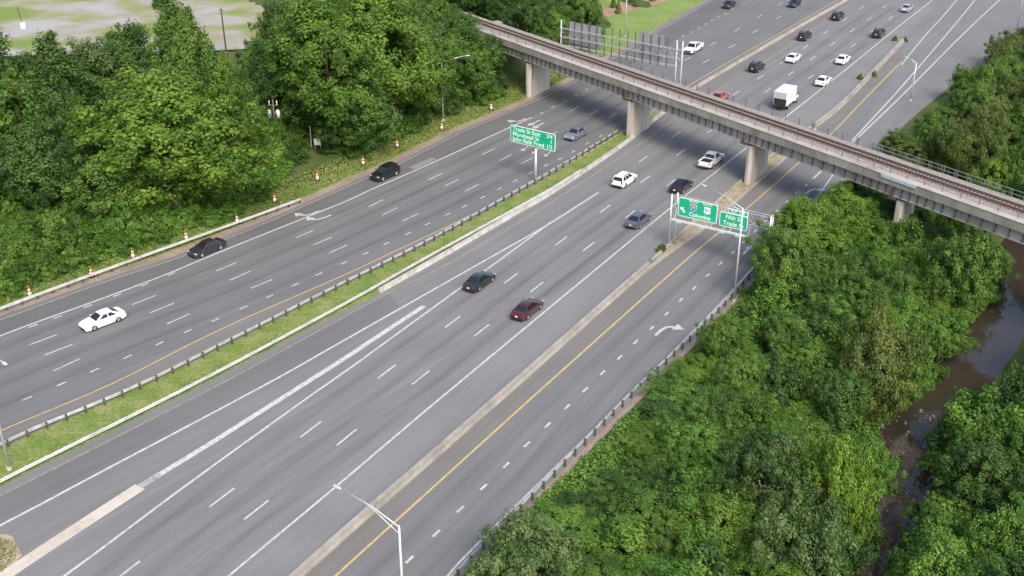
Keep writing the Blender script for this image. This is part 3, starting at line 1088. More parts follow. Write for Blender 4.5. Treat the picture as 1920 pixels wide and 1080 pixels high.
ZG0, ZG1 = 6.2, 7.55
bounds = [S0] + PIERS + [S1]
for i in range(len(bounds) - 1):
    a, b = bounds[i] + 0.05, bounds[i + 1] - 0.05
    for side in (-1, 1):
        yy = side * (WD - 0.35)
        m = MB()
        m.box(((a + b) / 2, yy, (ZG0 + ZG1) / 2), (b - a, 0.05, ZG1 - ZG0))
        m.box(((a + b) / 2, yy, ZG0 + 0.03), (b - a, 0.5, 0.06))
        m.box(((a + b) / 2, yy, ZG1 - 0.03), (b - a, 0.46, 0.06))
        m.build('girder', M['steel_girder'], bridge)
stiff = MB().box((0, 0, (ZG0 + ZG1) / 2), (0.09, 0.19, ZG1 - ZG0 - 0.13)).build('stiffener', M['steel_dark'])
STIFF = stiff.data
bpy.data.objects.remove(stiff)
s = S0 + 0.6
while s < S1 - 0.3:
    o = data_obj('stiffener', STIFF, bridge)
    o.location = (s, -(WD - 0.35) - 0.122, 0)
    near_pier = min(abs(s - p) for p in PIERS)
    s += 1.15 if near_pier < 6 else (1.35 if s < 22 else 1.75)
# cross frames between the girders
m = MB()
s = S0 + 2
while s < S1:
    m.bar((s, -2.9, ZG0 + .25), (s, 2.9, ZG1 - .25), .09)
    m.bar((s, 2.9, ZG0 + .25), (s, -2.9, ZG1 - .25), .09)
    s += 5.2
m.build('cross_frames', M['steel_dark'], bridge)
# fascia (deck edge beams), in cast lengths, and the ballast trough
s = S0
i = 0
while s < S1 - 0.1:
    e = min(s + 6.15, S1)
    for side in (-1, 1):
        y0, y1 = (-WD - 0.12, -WD + 0.20) if side < 0 else (WD - 0.95, WD - 0.63)
        bbox('edge_beam', s + 0.015, e - 0.015, y0, y1, ZG1 + 0.01, DECK_Z + 0.06, M['fascia'], bevel=0.02)
        if side < 0:
            bbox('coping', s + 0.012, e - 0.012, y0 - .05, y0 + 1.05, DECK_Z + 0.065, DECK_Z + 0.17, M['deck'], bevel=0.015)
    s = e
bbox('deck_slab', S0, S1, -WD + 0.21, WD - 0.96, ZG1 + 0.01, DECK_Z - 0.12, M['deck'])
rows = []
sv, sf = [], []
prof = [(-WD + 0.93, .10), (-1.35, .13), (-0.5, .03), (0.5, .03), (1.35, .13), (WD - 0.96, .06)]
L0, L1 = -150.0, S1
nseg = 240
for i in range(nseg + 1):
    x = L0 + (L1 - L0) * i / nseg
    for y, z in prof:
        sv.append(Vector((x, y, DECK_Z + z + 0.02 * math.sin(x * 3.1 + y * 5))))
for i in range(nseg):
    for k in range(len(prof) - 1):
        a = i * len(prof) + k
        sf.append((a, a + len(prof), a + len(prof) + 1, a + 1))
# track: rails, guard rails and ties
track = empty('railway_track', bpt(0, 3.35, 0), BRZ)
tag(track, 'single railway track with rusty rails running over the bridge', 'railway track')
mesh_obj('ballast', sv, sf, M['ballast'], track)
RAILP = [(-.07, 0), (-.07, .02), (-.012, .04), (-.012, .13), (-.037, .14), (-.037, .175), (.037, .175), (.037, .14), (.012, .13), (.012, .04), (.07, .02), (.07, 0)]
RL = [Vector((x, 0, 0)) for x in (-150, -60, 0, 45, S1)]
for y in (-.755, .755):
    v, f = extrude_profile([p + Vector((0, y, DECK_Z + .16)) for p in RL], RAILP)
    mesh_obj('rail', v, f, M['rust'], track)
for y in (-.47, .47):
    v, f = extrude_profile([p + Vector((0, y, DECK_Z + .16)) for p in RL[1:]], RAILP)
    mesh_obj('guard_rail', v, f, M['rust'], track)
m = MB()
x = -149.0
while x < S1:
    m.box((x, random.uniform(-.03, .03), DECK_Z + .07), (.23, 2.5, .2), Matrix.Rotation(random.uniform(-.02, .02), 3, 'Z'))
    x += .54
ties = m.build('sleepers', M['tie'], track)
ties["kind"] = "stuff"
# rust-stained gravel bands beside each rail
for y in (-.755, .755):
    m = MB()
    for sgn in (-1, 1):
        m.box((-29, y + sgn * .16, DECK_Z + .165), (242, .13, .012))
    m.build('rust_stain', M['rust'], track)
# railing posts on both edges, and the handrail on the far right
post = MB().box((0, 0, .5), (.07, .07, 1.0)).build('railing_post', M['steel_dark'])
RP = post.data
bpy.data.objects.remove(post)
s = S0 + 1
while s < S1:
    o = data_obj('railing_post', RP, bridge)
    o.location = (s, -WD + 0.55, DECK_Z + .17)
    o.scale = (.8, .8, .62)
    o = data_obj('railing_post', RP, bridge)
    o.location = (s + .6, WD - .80, DECK_Z + .06)
    s += 2.46
m = MB()
for z in (.55, 1.05):
    m.bar((33, WD - .80, DECK_Z + z), (S1, WD - .80, DECK_Z + z), .05)
m.build('handrail', mat_plain('handrail_grey', (.22, .24, .22), .6), bridge)
M['rail_grey'] = mat_plain('rail_grey', (.22, .24, .22), .6)
hp = MB().box((0, 0, 0), (.06, .05, 1.05)).build('handrail_post', M['rail_grey'])
HP = hp.data
bpy.data.objects.remove(hp)
x = 33.5
while x < S1:
    for dx in (0, .35):
        o = data_obj('handrail_post', HP, bridge)
        o.location = (x + dx, WD - .72, DECK_Z + .6)
    x += 1.85
# cables between the near posts
m = MB()
for z in (.3, .58):
    m.bar((S0 + 1, -WD + .55, DECK_Z + .17 + z), (S1, -WD + .55, DECK_Z + .17 + z), .018)
m.build('cable', M['steel_dark'], bridge)
bbox('cover_sheet', 47.8, 52.9, -WD - .24, -WD - .18, DECK_Z - .28, DECK_Z + .12, M['sheet_metal'])
# piers: wall piers turned along the road
ROADDIR = [Vector((.56, .83, 0)), Vector((.54, .84, 0)), Vector((.53, .85, 0)), Vector((.52, .855, 0)), Vector((.52, .855, 0))]
for i, (ps, rd) in enumerate(zip(PIERS, ROADDIR)):
    base = bpt(ps, 3.2, 0)
    gz = min(terrain_z(base.x, base.y), -0.1) - (0.6 if i > 2 else 0.1)
    rz = math.atan2(rd.y, rd.x) - BRZ
    Mr = Matrix.Rotation(rz, 3, 'Z')
    zt = ZG0 - 0.42
    m = MB()
    n = 20
    pr = []
    for k in range(n):                       # stadium plan, rounded noses
        a = 2 * math.pi * k / n
        pr.append((math.cos(a) * .30 + (2.85 if math.cos(a) > 0 else -2.85), math.sin(a) * .58))
    v = [Mr @ Vector((x, y, z)) + Vector((ps, -0.1, 0)) for z in (gz, zt) for x, y in pr]
    f = [(k, (k + 1) % n, n + (k + 1) % n, n + k) for k in range(n)] + [tuple(range(n, 2 * n)), tuple(reversed(range(n)))]
    mesh_obj('pier', v, f, M['pier'], bridge)
    for side in (-1, 1):
        m = MB()
        y = side * (WD - .35)
        m.box((ps, y, (zt + ZG0) / 2), (1.05, .62, ZG0 - zt - .01))
        m.box((ps - .02, y - .36 * side * 0 - .3, ZG0 + .5), (.34, .12, .9)) if side < 0 else None
        m.build('bearing', M['rust'], bridge)
# abutment wall at the left end
bbox('abutment', S0 - 1.5, S0, -WD - .6, WD + .6, -1.0, DECK_Z - .1, M['fascia'])
# overhang beam at the left bank
bbox('wing_wall', S0 - 9, S0 - 1.52, -WD - .12, -WD + .28, 3.0, DECK_Z + .05, M['fascia'])

# ------------------------------------------------------------------ sign structures
def text(body, size, loc, parent, mat, align='LEFT', name='lettering'):
    c = bpy.data.curves.new(name, 'FONT')
    c.body = body
    c.size = size
    c.extrude = 0.012
    c.offset = 0.006 * size
    c.align_x = align
    c.align_y = 'CENTER'
    c.materials.append(mat)
    t = bpy.data.objects.new(name, c)
    COL.objects.link(t)
    me = bpy.data.meshes.new_from_object(t.evaluated_get(bpy.context.evaluated_depsgraph_get()))
    me.name = name
    bpy.data.objects.remove(t)
    o = bpy.data.objects.new(name, me)
    COL.objects.link(o)
    o.parent = parent
    o.location = loc
    o.rotation_euler = (R(90), 0, 0)
    return o


def rounded(w, h, r, n=5):
    pts = []
    for cx, cz, a0 in ((w / 2 - r, h / 2 - r, 0), (-w / 2 + r, h / 2 - r, 90), (-w / 2 + r, -h / 2 + r, 180), (w / 2 - r, -h / 2 + r, 270)):
        for k in range(n + 1):
            a = R(a0 + 90 * k / n)
            pts.append((cx + r * math.cos(a), cz + r * math.sin(a)))
    return pts


def plate(name, pts, y0, y1, mat, parent, loc=(0, 0, 0)):
    """Flat plate in the xz plane, front at y0 (towards -y), back at y1."""
    n = len(pts)
    v = [(x, y0, z) for x, z in pts] + [(x, y1, z) for x, z in pts]
    f = [tuple(range(n)), tuple(reversed(range(n, 2 * n)))] + [(k, n + k, n + (k + 1) % n, (k + 1) % n) for k in range(n)]
    o = mesh_obj(name, v, f, mat, parent)
    o.location = loc
    return o


def panel(root, x0, x1, z0, z1, y=-0.25, r=.22):
    """Green panel with a white border; its lettering is parented to it. Local x to the reader's right."""
    w, h = x1 - x0, z1 - z0
    p = plate('sign_panel', rounded(w, h, r), 0, .06, M['sign_white'], root, ((x0 + x1) / 2, y, (z0 + z1) / 2))
    plate('panel_face', rounded(w - .18, h - .18, r * .7), -.012, 0.001, M['sign_green'], p)
    return p


def sign_root(name, base, n, label, cat='road sign'):
    o = empty(name, base, math.atan2(-n[0], n[1]))       # local +y along n (away from the reader)
    return tag(o, label, cat)


# median butterfly sign
sg = sign_root('overhead_sign', G(1004, 341), (0.575, 0.818), 'green guide sign with three text lines on a single post in the grass median')
MB().tube([(0, 0, -.2), (0, 0, 5.0)], [.20, .17], 14).tube([(0, 0, 5.0), (0, 0, 7.4)], [.17, .14], 14).build('post', M['pole'], sg, True)
m = MB()
for z in (5.65, 7.15):
    m.bar((-3.9, -.1, z), (3.2, -.1, z), .14)
for x in (-3.3, -1.6, 1.4, 2.8):
    m.bar((x, -.12, 5.3), (x, -.12, 7.6), .09)
m.build('cross_beam', M['pole'], sg)
p = panel(sg, -4.12, 3.36, 5.25, 7.75)
for body, z, d in (('Trade St East', .72, '3/4'), ('Morehead St', -.02, '1'), ('John Belk Frwy', -.76, '1 1/2')):
    text(body, .86, (-3.35, -.03, z), p, M['sign_white'])
    text(d, .80, (3.3, -.03, z), p, M['sign_white'], 'RIGHT')
for x in (-1.2, 0.6, 2.6):
    MB().tube([(x, -.1, 5.25), (x, -.6, 5.0), (x, -1.35, 4.95)], .035, 6).box((x, -1.45, 4.93), (.45, .3, .14)).build('sign_light', M['pole'], sg)

# gantry over the ramp
sg = sign_root('sign_gantry', G(1258, 460), (0.53, 0.848), 'overhead gantry with two green panels spanning the ramp near the bushes', 'sign gantry')
for x, y in ((-.15, -.35), (.3, .35)):
    MB().tube([(x, y, -.1), (x, y, 7.0)], .11, 10).build('post', M['pole'], sg, True)
for y in (-.35, .35):
    MB().tube([(12.5, y, -.6), (12.5, y, 7.0)], .11, 10).build('post', M['pole'], sg, True)
m = MB()
for y in (-.35, .35):
    for z in (5.3, 6.7):
        m.tube([(-.1, y, z), (12.5, y, z)], .055, 8)
k = 0
x = 0.0
while x < 12.3:
    z0, z1 = (5.3, 6.7) if k % 2 else (6.7, 5.3)
    for y in (-.35, .35):
        m.bar((x, y, z0), (x + .95, y, z1), .05)
    m.bar((x, -.35, z0), (x, .35, z0), .05)
    x += .95
    k += 1
m.build('truss', M['galv'], sg)
m = MB()
m.box((5.3, -1.35, 4.15), (9.9, .62, .07))
for x in (0.6, 3.0, 5.4, 7.8, 10.1):
    m.bar((x, -.4, 5.3), (x, -.75, 4.2), .06)
    m.bar((x, -.4, 4.2), (x, -1.65, 4.2), .06)
m.bar((.4, -1.66, 4.2), (10.25, -1.66, 4.2), .07, .14)
m.build('catwalk', M['pole'], sg)
for x in (1.6, 4.6, 7.2, 9.2):
    MB().box((x, -1.85, 4.2), (.6, .3, .2)).bar((x, -1.3, 4.2), (x, -1.8, 4.2), .06).build('sign_light', M['pole'], sg)
p = panel(sg, .88, 5.95, 4.5, 6.95, -.62)
text('SOUTH', .36, (-.55, -.03, .95), p, M['sign_white'], 'CENTER')
text('SOUTH', .36, (1.25, -.03, .95), p, M['sign_white'], 'CENTER')


def shield(kind, x, z, parent):
    if kind == 'interstate':
        pts = [(0, -.52), (.3, -.36), (.44, -.08), (.46, .22), (.36, .44), (.18, .40), (0, .46), (-.18, .40), (-.36, .44), (-.46, .22), (-.44, -.08), (-.3, -.36)]
        o = plate('route_shield', pts, -.03, -.013, M['sign_white'], parent, (x, 0, z))
        plate('shield_field', [(a * .9, b * .9) for a, b in pts[:4]] + [(.41, .2), (-.41, .2)] + [(a * .9, b * .9) for a, b in pts[9:]], -.036, -.031, M['sign_blue'], o)
        plate('shield_crown', [(.405, .23), (.33, .39), (.17, .35), (0, .41), (-.17, .35), (-.33, .39), (-.405, .23)], -.036, -.031, M['sign_red'], o)
        text('77', .55, (0, -.045, -.12), o, M['sign_white'], 'CENTER')
    else:
        pts = [(0, -.5), (.16, -.42), (.38, -.38), (.44, -.1), (.34, .14), (.44, .36), (.30, .46), (0, .42), (-.30, .46), (-.44, .36), (-.34, .14), (-.44, -.1), (-.38, -.38), (-.16, -.42)]
        o = plate('route_shield', pts, -.03, -.013, M['sign_white'], parent, (x, 0, z))
        text('21', .55, (0, -.045, 0), o, M['sign_black'], 'CENTER')


shield('interstate', -.55, .22, p)
shield('us', 1.25, .22, p)
text('Columbia', .72, (.35, -.03, -.72), p, M['sign_white'], 'CENTER')
# up-left arrow
plate('arrow_symbol', [(-2.25, -.05), (-1.75, .0), (-1.88, -.14), (-1.55, -.62), (-1.78, -.72), (-2.06, -.28), (-2.2, -.42)], -.03, -.013, M['sign_white'], p)
p = panel(sg, 6.28, 9.83, 4.45, 6.28, -.62)
text('Fifth St', .74, (0, -.03, .36), p, M['sign_white'], 'CENTER')
text('Trade St', .74, (0, -.03, -.42), p, M['sign_white'], 'CENTER')
p = panel(sg, 7.25, 9.8, 6.285, 6.88, -.62, .12)
text('EXIT 10 B', .42, (0, -.03, 0), p, M['sign_white'], 'CENTER')

# gantry beyond the bridge, seen from the back
sg = sign_root('sign_gantry', G(1272, 192), (0.60, 0.80), 'overhead gantry beyond the bridge showing grey backs of its sign panels', 'sign gantry')
for x, y in ((-.9, -.1), (-.05, .3)):
    MB().tube([(x, y, -.1), (x, y, 10.4)], .13, 10).build('post', M['galv_white'], sg, True)
MB().tube([(-24.2, 0, -.1), (-24.2, 0, 10.4)], .13, 10).build('post', M['galv_white'], sg, True)
m = MB()
for z in (7.4, 8.9):
    for y in (-.3, .3):
        m.tube([(-24.2, y, z), (0, y, z)], .06, 6)
x, k = -24.0, 0
while x < -.8:
    m.bar((x, -.3, 7.4 if k % 2 else 8.9), (x + 1.2, -.3, 8.9 if k % 2 else 7.4), .045)
    x += 1.2
    k += 1
m.build('truss', M['galv'], sg)
m = MB()
m.box((-12.6, .95, 5.75), (22.4, .75, .08))
m.bar((-23.6, .6, 5.8), (-1.6, .6, 5.8), .08, .3)
m.build('catwalk', M['galv_white'], sg)
for x0, x1, z0, z1 in ((-22.9, -16.3, 6.3, 10.1), (-8.6, -3.9, 6.0, 10.6)):
    pb = MB().box(((x0 + x1) / 2, .7, (z0 + z1) / 2), (x1 - x0, .06, z1 - z0)).build('sign_panel', M['sign_back'], sg)
x = -23.2
while x < -1.8:
    MB().box((x, .5, 7.9), (.11, .14, 5.1)).build('hanger', M['steel_dark'], sg)
    x += 1.55

# ------------------------------------------------------------------ light poles
def light_pole(label, base, h, head, heads=1, group='highway light poles'):
    """base: ground point, head: world point of the luminaire."""
    root = empty('light_pole', base)
    tag(root, label, 'light pole', group)
    hd = Vector(head) - Vector(base)
    MB().tube([(0, 0, 0), (0, 0, .35)], [.24, .22], 12).build('base', M['concrete'], root)
    MB().tube([(0, 0, .3), (0, 0, h)], [.13, .075], 10).build('pole', M['pole'], root, True)
    fl = Vector((hd.x, hd.y, 0))
    a = Vector((0, 0, h - .1))
    c = a.lerp(hd, .45) + Vector((0, 0, .25))
    e = hd - fl.normalized() * .3
    m = MB()
    m.tube([a, c, e], [.05, .045, .04], 8)
    m.tube([Vector((0, 0, h - .7)), c - Vector((0, 0, .12)), e.lerp(c, .3)], [.035, .03, .025], 6)
    m.build('arm', M['pole'], root, True)
    d = fl.normalized()
    q = Matrix.Rotation(math.atan2(d.y, d.x), 3, 'Z')
    v, f = [], []
    st = [(-.38, .07, .07), (-.2, .13, .1), (.1, .17, .12), (.32, .13, .08), (.40, .04, .03)]
    for x, w, t in st:
        for k in range(8):
            an = 2 * math.pi * k / 8
            v.append(hd + q @ Vector((x, math.cos(an) * w, math.sin(an) * t)))
    for i in range(len(st) - 1):
        for k in range(8):
            f.append((i * 8 + k, (i + 1) * 8 + k, (i + 1) * 8 + (k + 1) % 8, i * 8 + (k + 1) % 8))
    f += [tuple(range(8)), tuple(reversed(range(32, 40)))]
    o = mesh_obj('luminaire', v, f, M['galv_white'], root, True)
    return root


def gz(v):
    return Vector((v.x, v.y, terrain_z(v.x, v.y)))


light_pole('slim light pole standing in front of the wood on the left', G(831, 227), 9.6, G(877, 104, 10.4))
light_pole('tall light pole in the bushes reaching its arm in front of the gantry sign', gz(G(1376, 565)), 11.5, G(1320, 348, 12.0))
light_pole('light pole at the bottom edge with its arm over the ramp barrier', gz(G(748, 985, 11.4)), 11.5, G(632, 913, 12.0))
light_pole('light pole at the left edge standing in the grass median', gz(G(18, 880)), 12.0, G(8, 681, 12.5))
light_pole('slim light pole beside the double white gore line beyond the bridge', gz(G(1707, 189)), 6.6, G(1700, 108, 7.0))
light_pole('light pole at the far right edge beside the trees', gz(G(1906, 58)), 11.5, G(1895, -85, 12))
light_pole('pale light pole standing on the far lawn', gz(G(1172, 69)), 11.5, G(1210, -62, 12))


def tuft_pole():
    pass


# utility poles by the wood
up = empty('utility_pole', gz(G(427, 120)))
tag(up, 'thin dark utility pole rising behind the wood by the gravel lot', 'utility pole')
hh = height_for(up.location, 14)
MB().tube([(0, 0, -.2), (-.1, 0, hh)], [.16, .11], 8).build('pole', M['dark_pole'], up)
MB().box((-.1, 0, hh - .5), (.9, .1, .1)).build('crossarm', M['dark_pole'], up)
up = empty('utility_pole', gz(G(48, 70)))
tag(up, 'short leaning post with a white base in the gravel lot', 'post')
MB().tube([(0, 0, 0.3), (-.6, 0, height_for(up.location, 12))], [.09, .07], 8).build('pole', M['dark_pole'], up)
MB().box((0, 0, .9), (.9, .6, 1.2)).build('white_base', M['cabinet'], up, bevel=.04)
up = empty('transformer_pole', gz(G(522, 300)))
tag(up, 'vine-wrapped power pole with pale transformers and insulators in the wood', 'utility pole')
hh = hh_power = height_for(up.location, 186)
MB().tube([(0, 0, -.2), (0, 0, hh)], [.17, .12], 10).build('pole', M['bark'], up, True)
MB().box((0, 0, hh - .9), (1.5, .12, .14)).build('crossarm', M['bark'], up)
for x in (-.55, 0, .55):
    MB().tube([(x, 0, hh - .85), (x, 0, hh - .3)], [.06, .09], 8).tube([(x, 0, hh - .3), (x, 0, hh - .2)], [.12, .03], 8).build('insulator', M['porcelain'], up)
for x in (-.62, .62):
    MB().tube([(x, -.25, hh - 2.7), (x, -.25, hh - 1.65)], .30, 14).tube([(x, -.25, hh - 1.65), (x, -.25, hh - 1.5)], [.30, .15], 14).build('transformer', M['porcelain'], up, True)
ub = empty('equipment_cabinet', gz(G(597, 284)))
tag(ub, 'white cabinet on legs beside a thin post at the wood edge', 'cabinet')
MB().box((0, 0, 1.25), (1.0, .55, .95)).build('cabinet_body', M['cabinet'], ub, bevel=.04)
MB().box((0, -.285, 1.25), (.86, .02, .82)).build('door', M['cabinet'], ub)
for x in (-.38, .38):
    MB().box((x, 0, .35), (.09, .3, .9)).build('leg', M['galv'], ub)
MB().tube([(-1.0, .1, -.2), (-1.0, .1, 3.6)], .06, 8).build('post', M['pole'], ub)

# ------------------------------------------------------------------ traffic cones
def lathe(prof, n=14):
    v, f = [], []
    for r, z in prof:
        for k in range(n):
            a = 2 * math.pi * k / n
            v.append((r * math.cos(a), r * math.sin(a), z))
    for i in range(len(prof) - 1):
        for k in range(n):
            f.append((i * n + k, i * n + (k + 1) % n, (i + 1) * n + (k + 1) % n, (i + 1) * n + k))
    f.append(tuple((len(prof) - 1) * n + k for k in range(n)))
    f.append(tuple(reversed(range(n))))
    return v, f


def make_cone():
    root = empty('traffic_cone')
    MB().box((0, 0, .05), (.56, .56, .10)).build('base', M['rubber'], root)
    v, f = lathe([(.22, .10), (.215, .14), (.06, 1.18), (.075, 1.19), (.075, 1.25), (.03, 1.28)])
    mesh_obj('body', v, f, M['orange'], root, True)
    for z0, z1 in ((.22, .58), (.74, .92)):
        r = lambda z: .215 - (z - .14) * .149 + .012
        v, f = lathe([(r(z0), z0), (r(z1), z1)])
        mesh_obj('reflective_band', v, f, M['cone_white'], root, True)
    return root


def copy_tree(o, parent=None):
    c = o.copy()
    COL.objects.link(c)
    c.parent = parent
    for ch in list(o.children):
        copy_tree(ch, c)
    return c


cones = [(57, 556), (172, 519), (250, 484), (350, 450), (445, 418), (515, 379), (595, 338), (681, 309), (745, 276), (828, 243), (921, 206), (1005, 166)]
cwhere = ['nearest the left edge of the picture, behind the guardrail', 'second from the left edge, behind the white guardrail', 'third from the left edge, behind the white guardrail',
          'just left of the grey car, behind the guardrail', 'behind the guardrail, next one right of the grey car', 'near the right end of the white guardrail', 'first one past the end of the white guardrail',
          'on the grass just left of the black car', 'on the grass just right of the black car', 'beside the foot of the slim light pole', 'left of the first bridge pier', 'under the bridge right of the first pier']
c0 = make_cone()
for i, ((x, y), w) in enumerate(zip(cones, cwhere)):
    o = c0 if i == 0 else copy_tree(c0)
    g = G(x, y)
    o.location = (g.x, g.y, max(terrain_z(g.x, g.y), -.036) - .002)
    o.rotation_euler = (random.uniform(-.04, .04), random.uniform(-.04, .04), random.uniform(0, 3))
    o.scale = (1.1, 1.1, 1.1)
    tag(o, 'orange and white traffic cone ' + w, 'traffic cone', 'cones along the left verge')

# ------------------------------------------------------------------ vehicles
PAINT = {}


def paint(name, col, rough=0.3, metal=0.0):
    if name not in PAINT:
        PAINT[name] = mat_plain('paint_' + name, col, rough, metal, coat=0.7, var=0.03)
    return PAINT[name]


def arch(cx, r, z0, n=8):
    """Wheel-arch points from front to rear (drawn right to left along the sill)."""
    return [(cx + r * math.cos(math.pi * k / n), z0 + r * math.sin(math.pi * k / n)) for k in range(n + 1)]


def body_mesh(outline, half, taper, z_lo, z_belt, name, mat, parent, bevel=.05):
    """Extrude a side outline to the car's width; the flank bulges at mid height and the ends are drawn in."""
    L = max(abs(x) for x, z in outline)

    def w(x, z):
        e = max(0.0, (abs(x) - L * .62) / (L * .38))
        t = (z - z_lo) / (z_belt - z_lo)
        return half * (1 - taper * e * e) * (1 - .05 * (max(0, t - .55) / .45) ** 2 - .04 * max(0, .35 - t))

    bm = bmesh.new()
    n = len(outline)
    rows = []
    for fy in (-1, -.55, 0, .55, 1):
        rows.append([bm.verts.new((x, fy * w(x, z), z + (.025 * (1 - fy * fy) if z > z_belt - .25 else 0))) for x, z in outline])
    for j in range(4):
        for k in range(n):
            bm.faces.new((rows[j][k], rows[j][(k + 1) % n], rows[j + 1][(k + 1) % n], rows[j + 1][k]))
    fs = [bm.faces.new(rows[0][::-1]), bm.faces.new(rows[4])]
    bmesh.ops.triangulate(bm, faces=fs)
    bmesh.ops.recalc_face_normals(bm, faces=bm.faces)
    me = bpy.data.meshes.new(name)
    bm.to_mesh(me)
    bm.free()
    me.materials.append(mat)
    o = bpy.data.objects.new(name, me)
    COL.objects.link(o)
    o.parent = parent
    m = o.modifiers.new('bevel', 'BEVEL')
    m.width = bevel
    m.segments = 3
    m.limit_method = 'ANGLE'
    m.angle_limit = R(38)
    for p in me.polygons:
        p.use_smooth = True
    try:
        me.set_sharp_from_angle(angle=R(40))
    except Exception:
        pass
    return o


def quad_panel(name, c4, inset, thick, mat, parent):
    """Pane lying just proud of a quad face given by four corners (inset towards its centre)."""
    c4 = [Vector(c) for c in c4]
    ctr = sum(c4, Vector()) / 4
    nrm = (c4[1] - c4[0]).cross(c4[3] - c4[0]).normalized()
    q = []
    for i, c in enumerate(c4):
        a, b = c4[(i + 1) % 4] - c, c4[(i - 1) % 4] - c
        q.append(c + a.normalized() * inset + b.normalized() * inset)
    v = [p - nrm * .01 for p in q] + [p + nrm * thick for p in q]
    f = [(0, 3, 2, 1), (4, 5, 6, 7)] + [(i, (i + 1) % 4, 4 + (i + 1) % 4, 4 + i) for i in range(4)]
    return mesh_obj(name, v, f, mat, parent)


def cabin(parent, mat, belt, roof, hb, hr, zb, zr, splits, rear_glass=True):
    """belt=(rear x, front x) at zb; roof=(rear x, front x) at zr; splits: side pillar fractions."""
    bx0, bx1 = belt
    rx0, rx1 = roof
    lo = {(-1, 0): Vector((bx0, -hb, zb)), (1, 0): Vector((bx0, hb, zb)), (-1, 1): Vector((bx1, -hb, zb)), (1, 1): Vector((bx1, hb, zb))}
    hi = {(-1, 0): Vector((rx0, -hr, zr)), (1, 0): Vector((rx0, hr, zr)), (-1, 1): Vector((rx1, -hr, zr)), (1, 1): Vector((rx1, hr, zr))}
    v = [lo[-1, 0], lo[1, 0], lo[1, 1], lo[-1, 1], hi[-1, 0], hi[1, 0], hi[1, 1], hi[-1, 1]]
    f = [(0, 3, 7, 4), (1, 5, 6, 2), (0, 4, 5, 1), (3, 2, 6, 7), (0, 1, 2, 3)]
    m = MB().add(v, f)
    # crowned roof
    rv = []
    for i in range(5):
        for j in range(5):
            a, b = i / 4, j / 4
            p = hi[-1, 0].lerp(hi[1, 0], b).lerp(hi[-1, 1].lerp(hi[1, 1], b), a)
            rv.append(p + Vector((0, 0, .055 * (1 - (2 * a - 1) ** 2) * .9 + .035 * (1 - (2 * b - 1) ** 2))))
    rf = [(i * 5 + j, (i + 1) * 5 + j, (i + 1) * 5 + j + 1, i * 5 + j + 1) for i in range(4) for j in range(4)]
    m.build('cabin', mat, parent, bevel=.02)
    mesh_obj('roof', rv, rf, mat, parent, True)
    g = M['glass']
    quad_panel('windshield', [lo[1, 1], lo[-1, 1], hi[-1, 1], hi[1, 1]][::-1], .07, .012, g, parent) if False else None
    quad_panel('windshield', [lo[-1, 1], lo[1, 1], hi[1, 1], hi[-1, 1]], .06, .012, g, parent)
    if rear_glass:
        quad_panel('rear_window', [lo[1, 0], lo[-1, 0], hi[-1, 0], hi[1, 0]], .08, .012, g, parent)
    for sy in (-1, 1):
        for a, b in zip(splits[:-1], splits[1:]):
            p = [lo[sy, 0].lerp(lo[sy, 1], a), lo[sy, 0].lerp(lo[sy, 1], b), hi[sy, 0].lerp(hi[sy, 1], b), hi[sy, 0].lerp(hi[sy, 1], a)]
            if sy > 0:
                p = [p[1], p[0], p[3], p[2]]
            quad_panel('side_window', p, .055, .012, g, parent)


WHEELS = {}


def wheel(parent, x, y, r, w, side):
    key = (r, w)
    if key not in WHEELS:
        n = 18
        prof = [(r * .62, -w / 2), (r * .95, -w / 2), (r, -w * .32), (r, w * .32), (r * .95, w / 2), (r * .62, w / 2)]
        v, f = lathe(prof, n)
        t = mesh_obj('tyre', [(a, c, b) for a, b, c in v], f, M['rubber'], None, True)
        v2, f2 = [], []
        for k in range(20):
            a = 2 * math.pi * k / 20
            v2.append((math.cos(a) * r * .63, w / 2 + .004, math.sin(a) * r * .63))
        v2 += [(math.cos(2 * math.pi * k / 20) * r * (.58 if k % 4 < 2 else .30), w / 2 + .016, math.sin(2 * math.pi * k / 20) * r * (.58 if k % 4 < 2 else .30)) for k in range(20)]
        f2 = [(k, (k + 1) % 20, 20 + (k + 1) % 20, 20 + k) for k in range(20)] + [tuple(range(20, 40))]
        q = mesh_obj('rim', v2, f2, M['rim'])
        WHEELS[key] = (t.data, q.data)
        bpy.data.objects.remove(t)
        bpy.data.objects.remove(q)
    wh = data_obj('wheel', WHEELS[key][0], parent)
    wh.location = (x, y, r)
    if side < 0:
        wh.rotation_euler = (0, 0, math.pi)
    data_obj('rim', WHEELS[key][1], wh)
    return wh


def lamps(root, xf, xr, yh, zf, zr, lw=.38, lh=.14, tall=False):
    for sy in (-1, 1):
        MB().box((xf, sy * (yh - .2), zf), (.14, lw, lh)).build('headlight', M['headlight'], root, bevel=.03)
        MB().box((xr, sy * (yh - (.14 if tall else .22)), zr), (.1, .2 if tall else lw, .42 if tall else lh)).build('taillight', M['taillight'], root, bevel=.02)


def mirrors(root, x, y, z, mat):
    for sy in (-1, 1):
        MB().box((x, sy * (y + .1), z), (.12, .22, .14)).build('mirror', mat, root, bevel=.03)


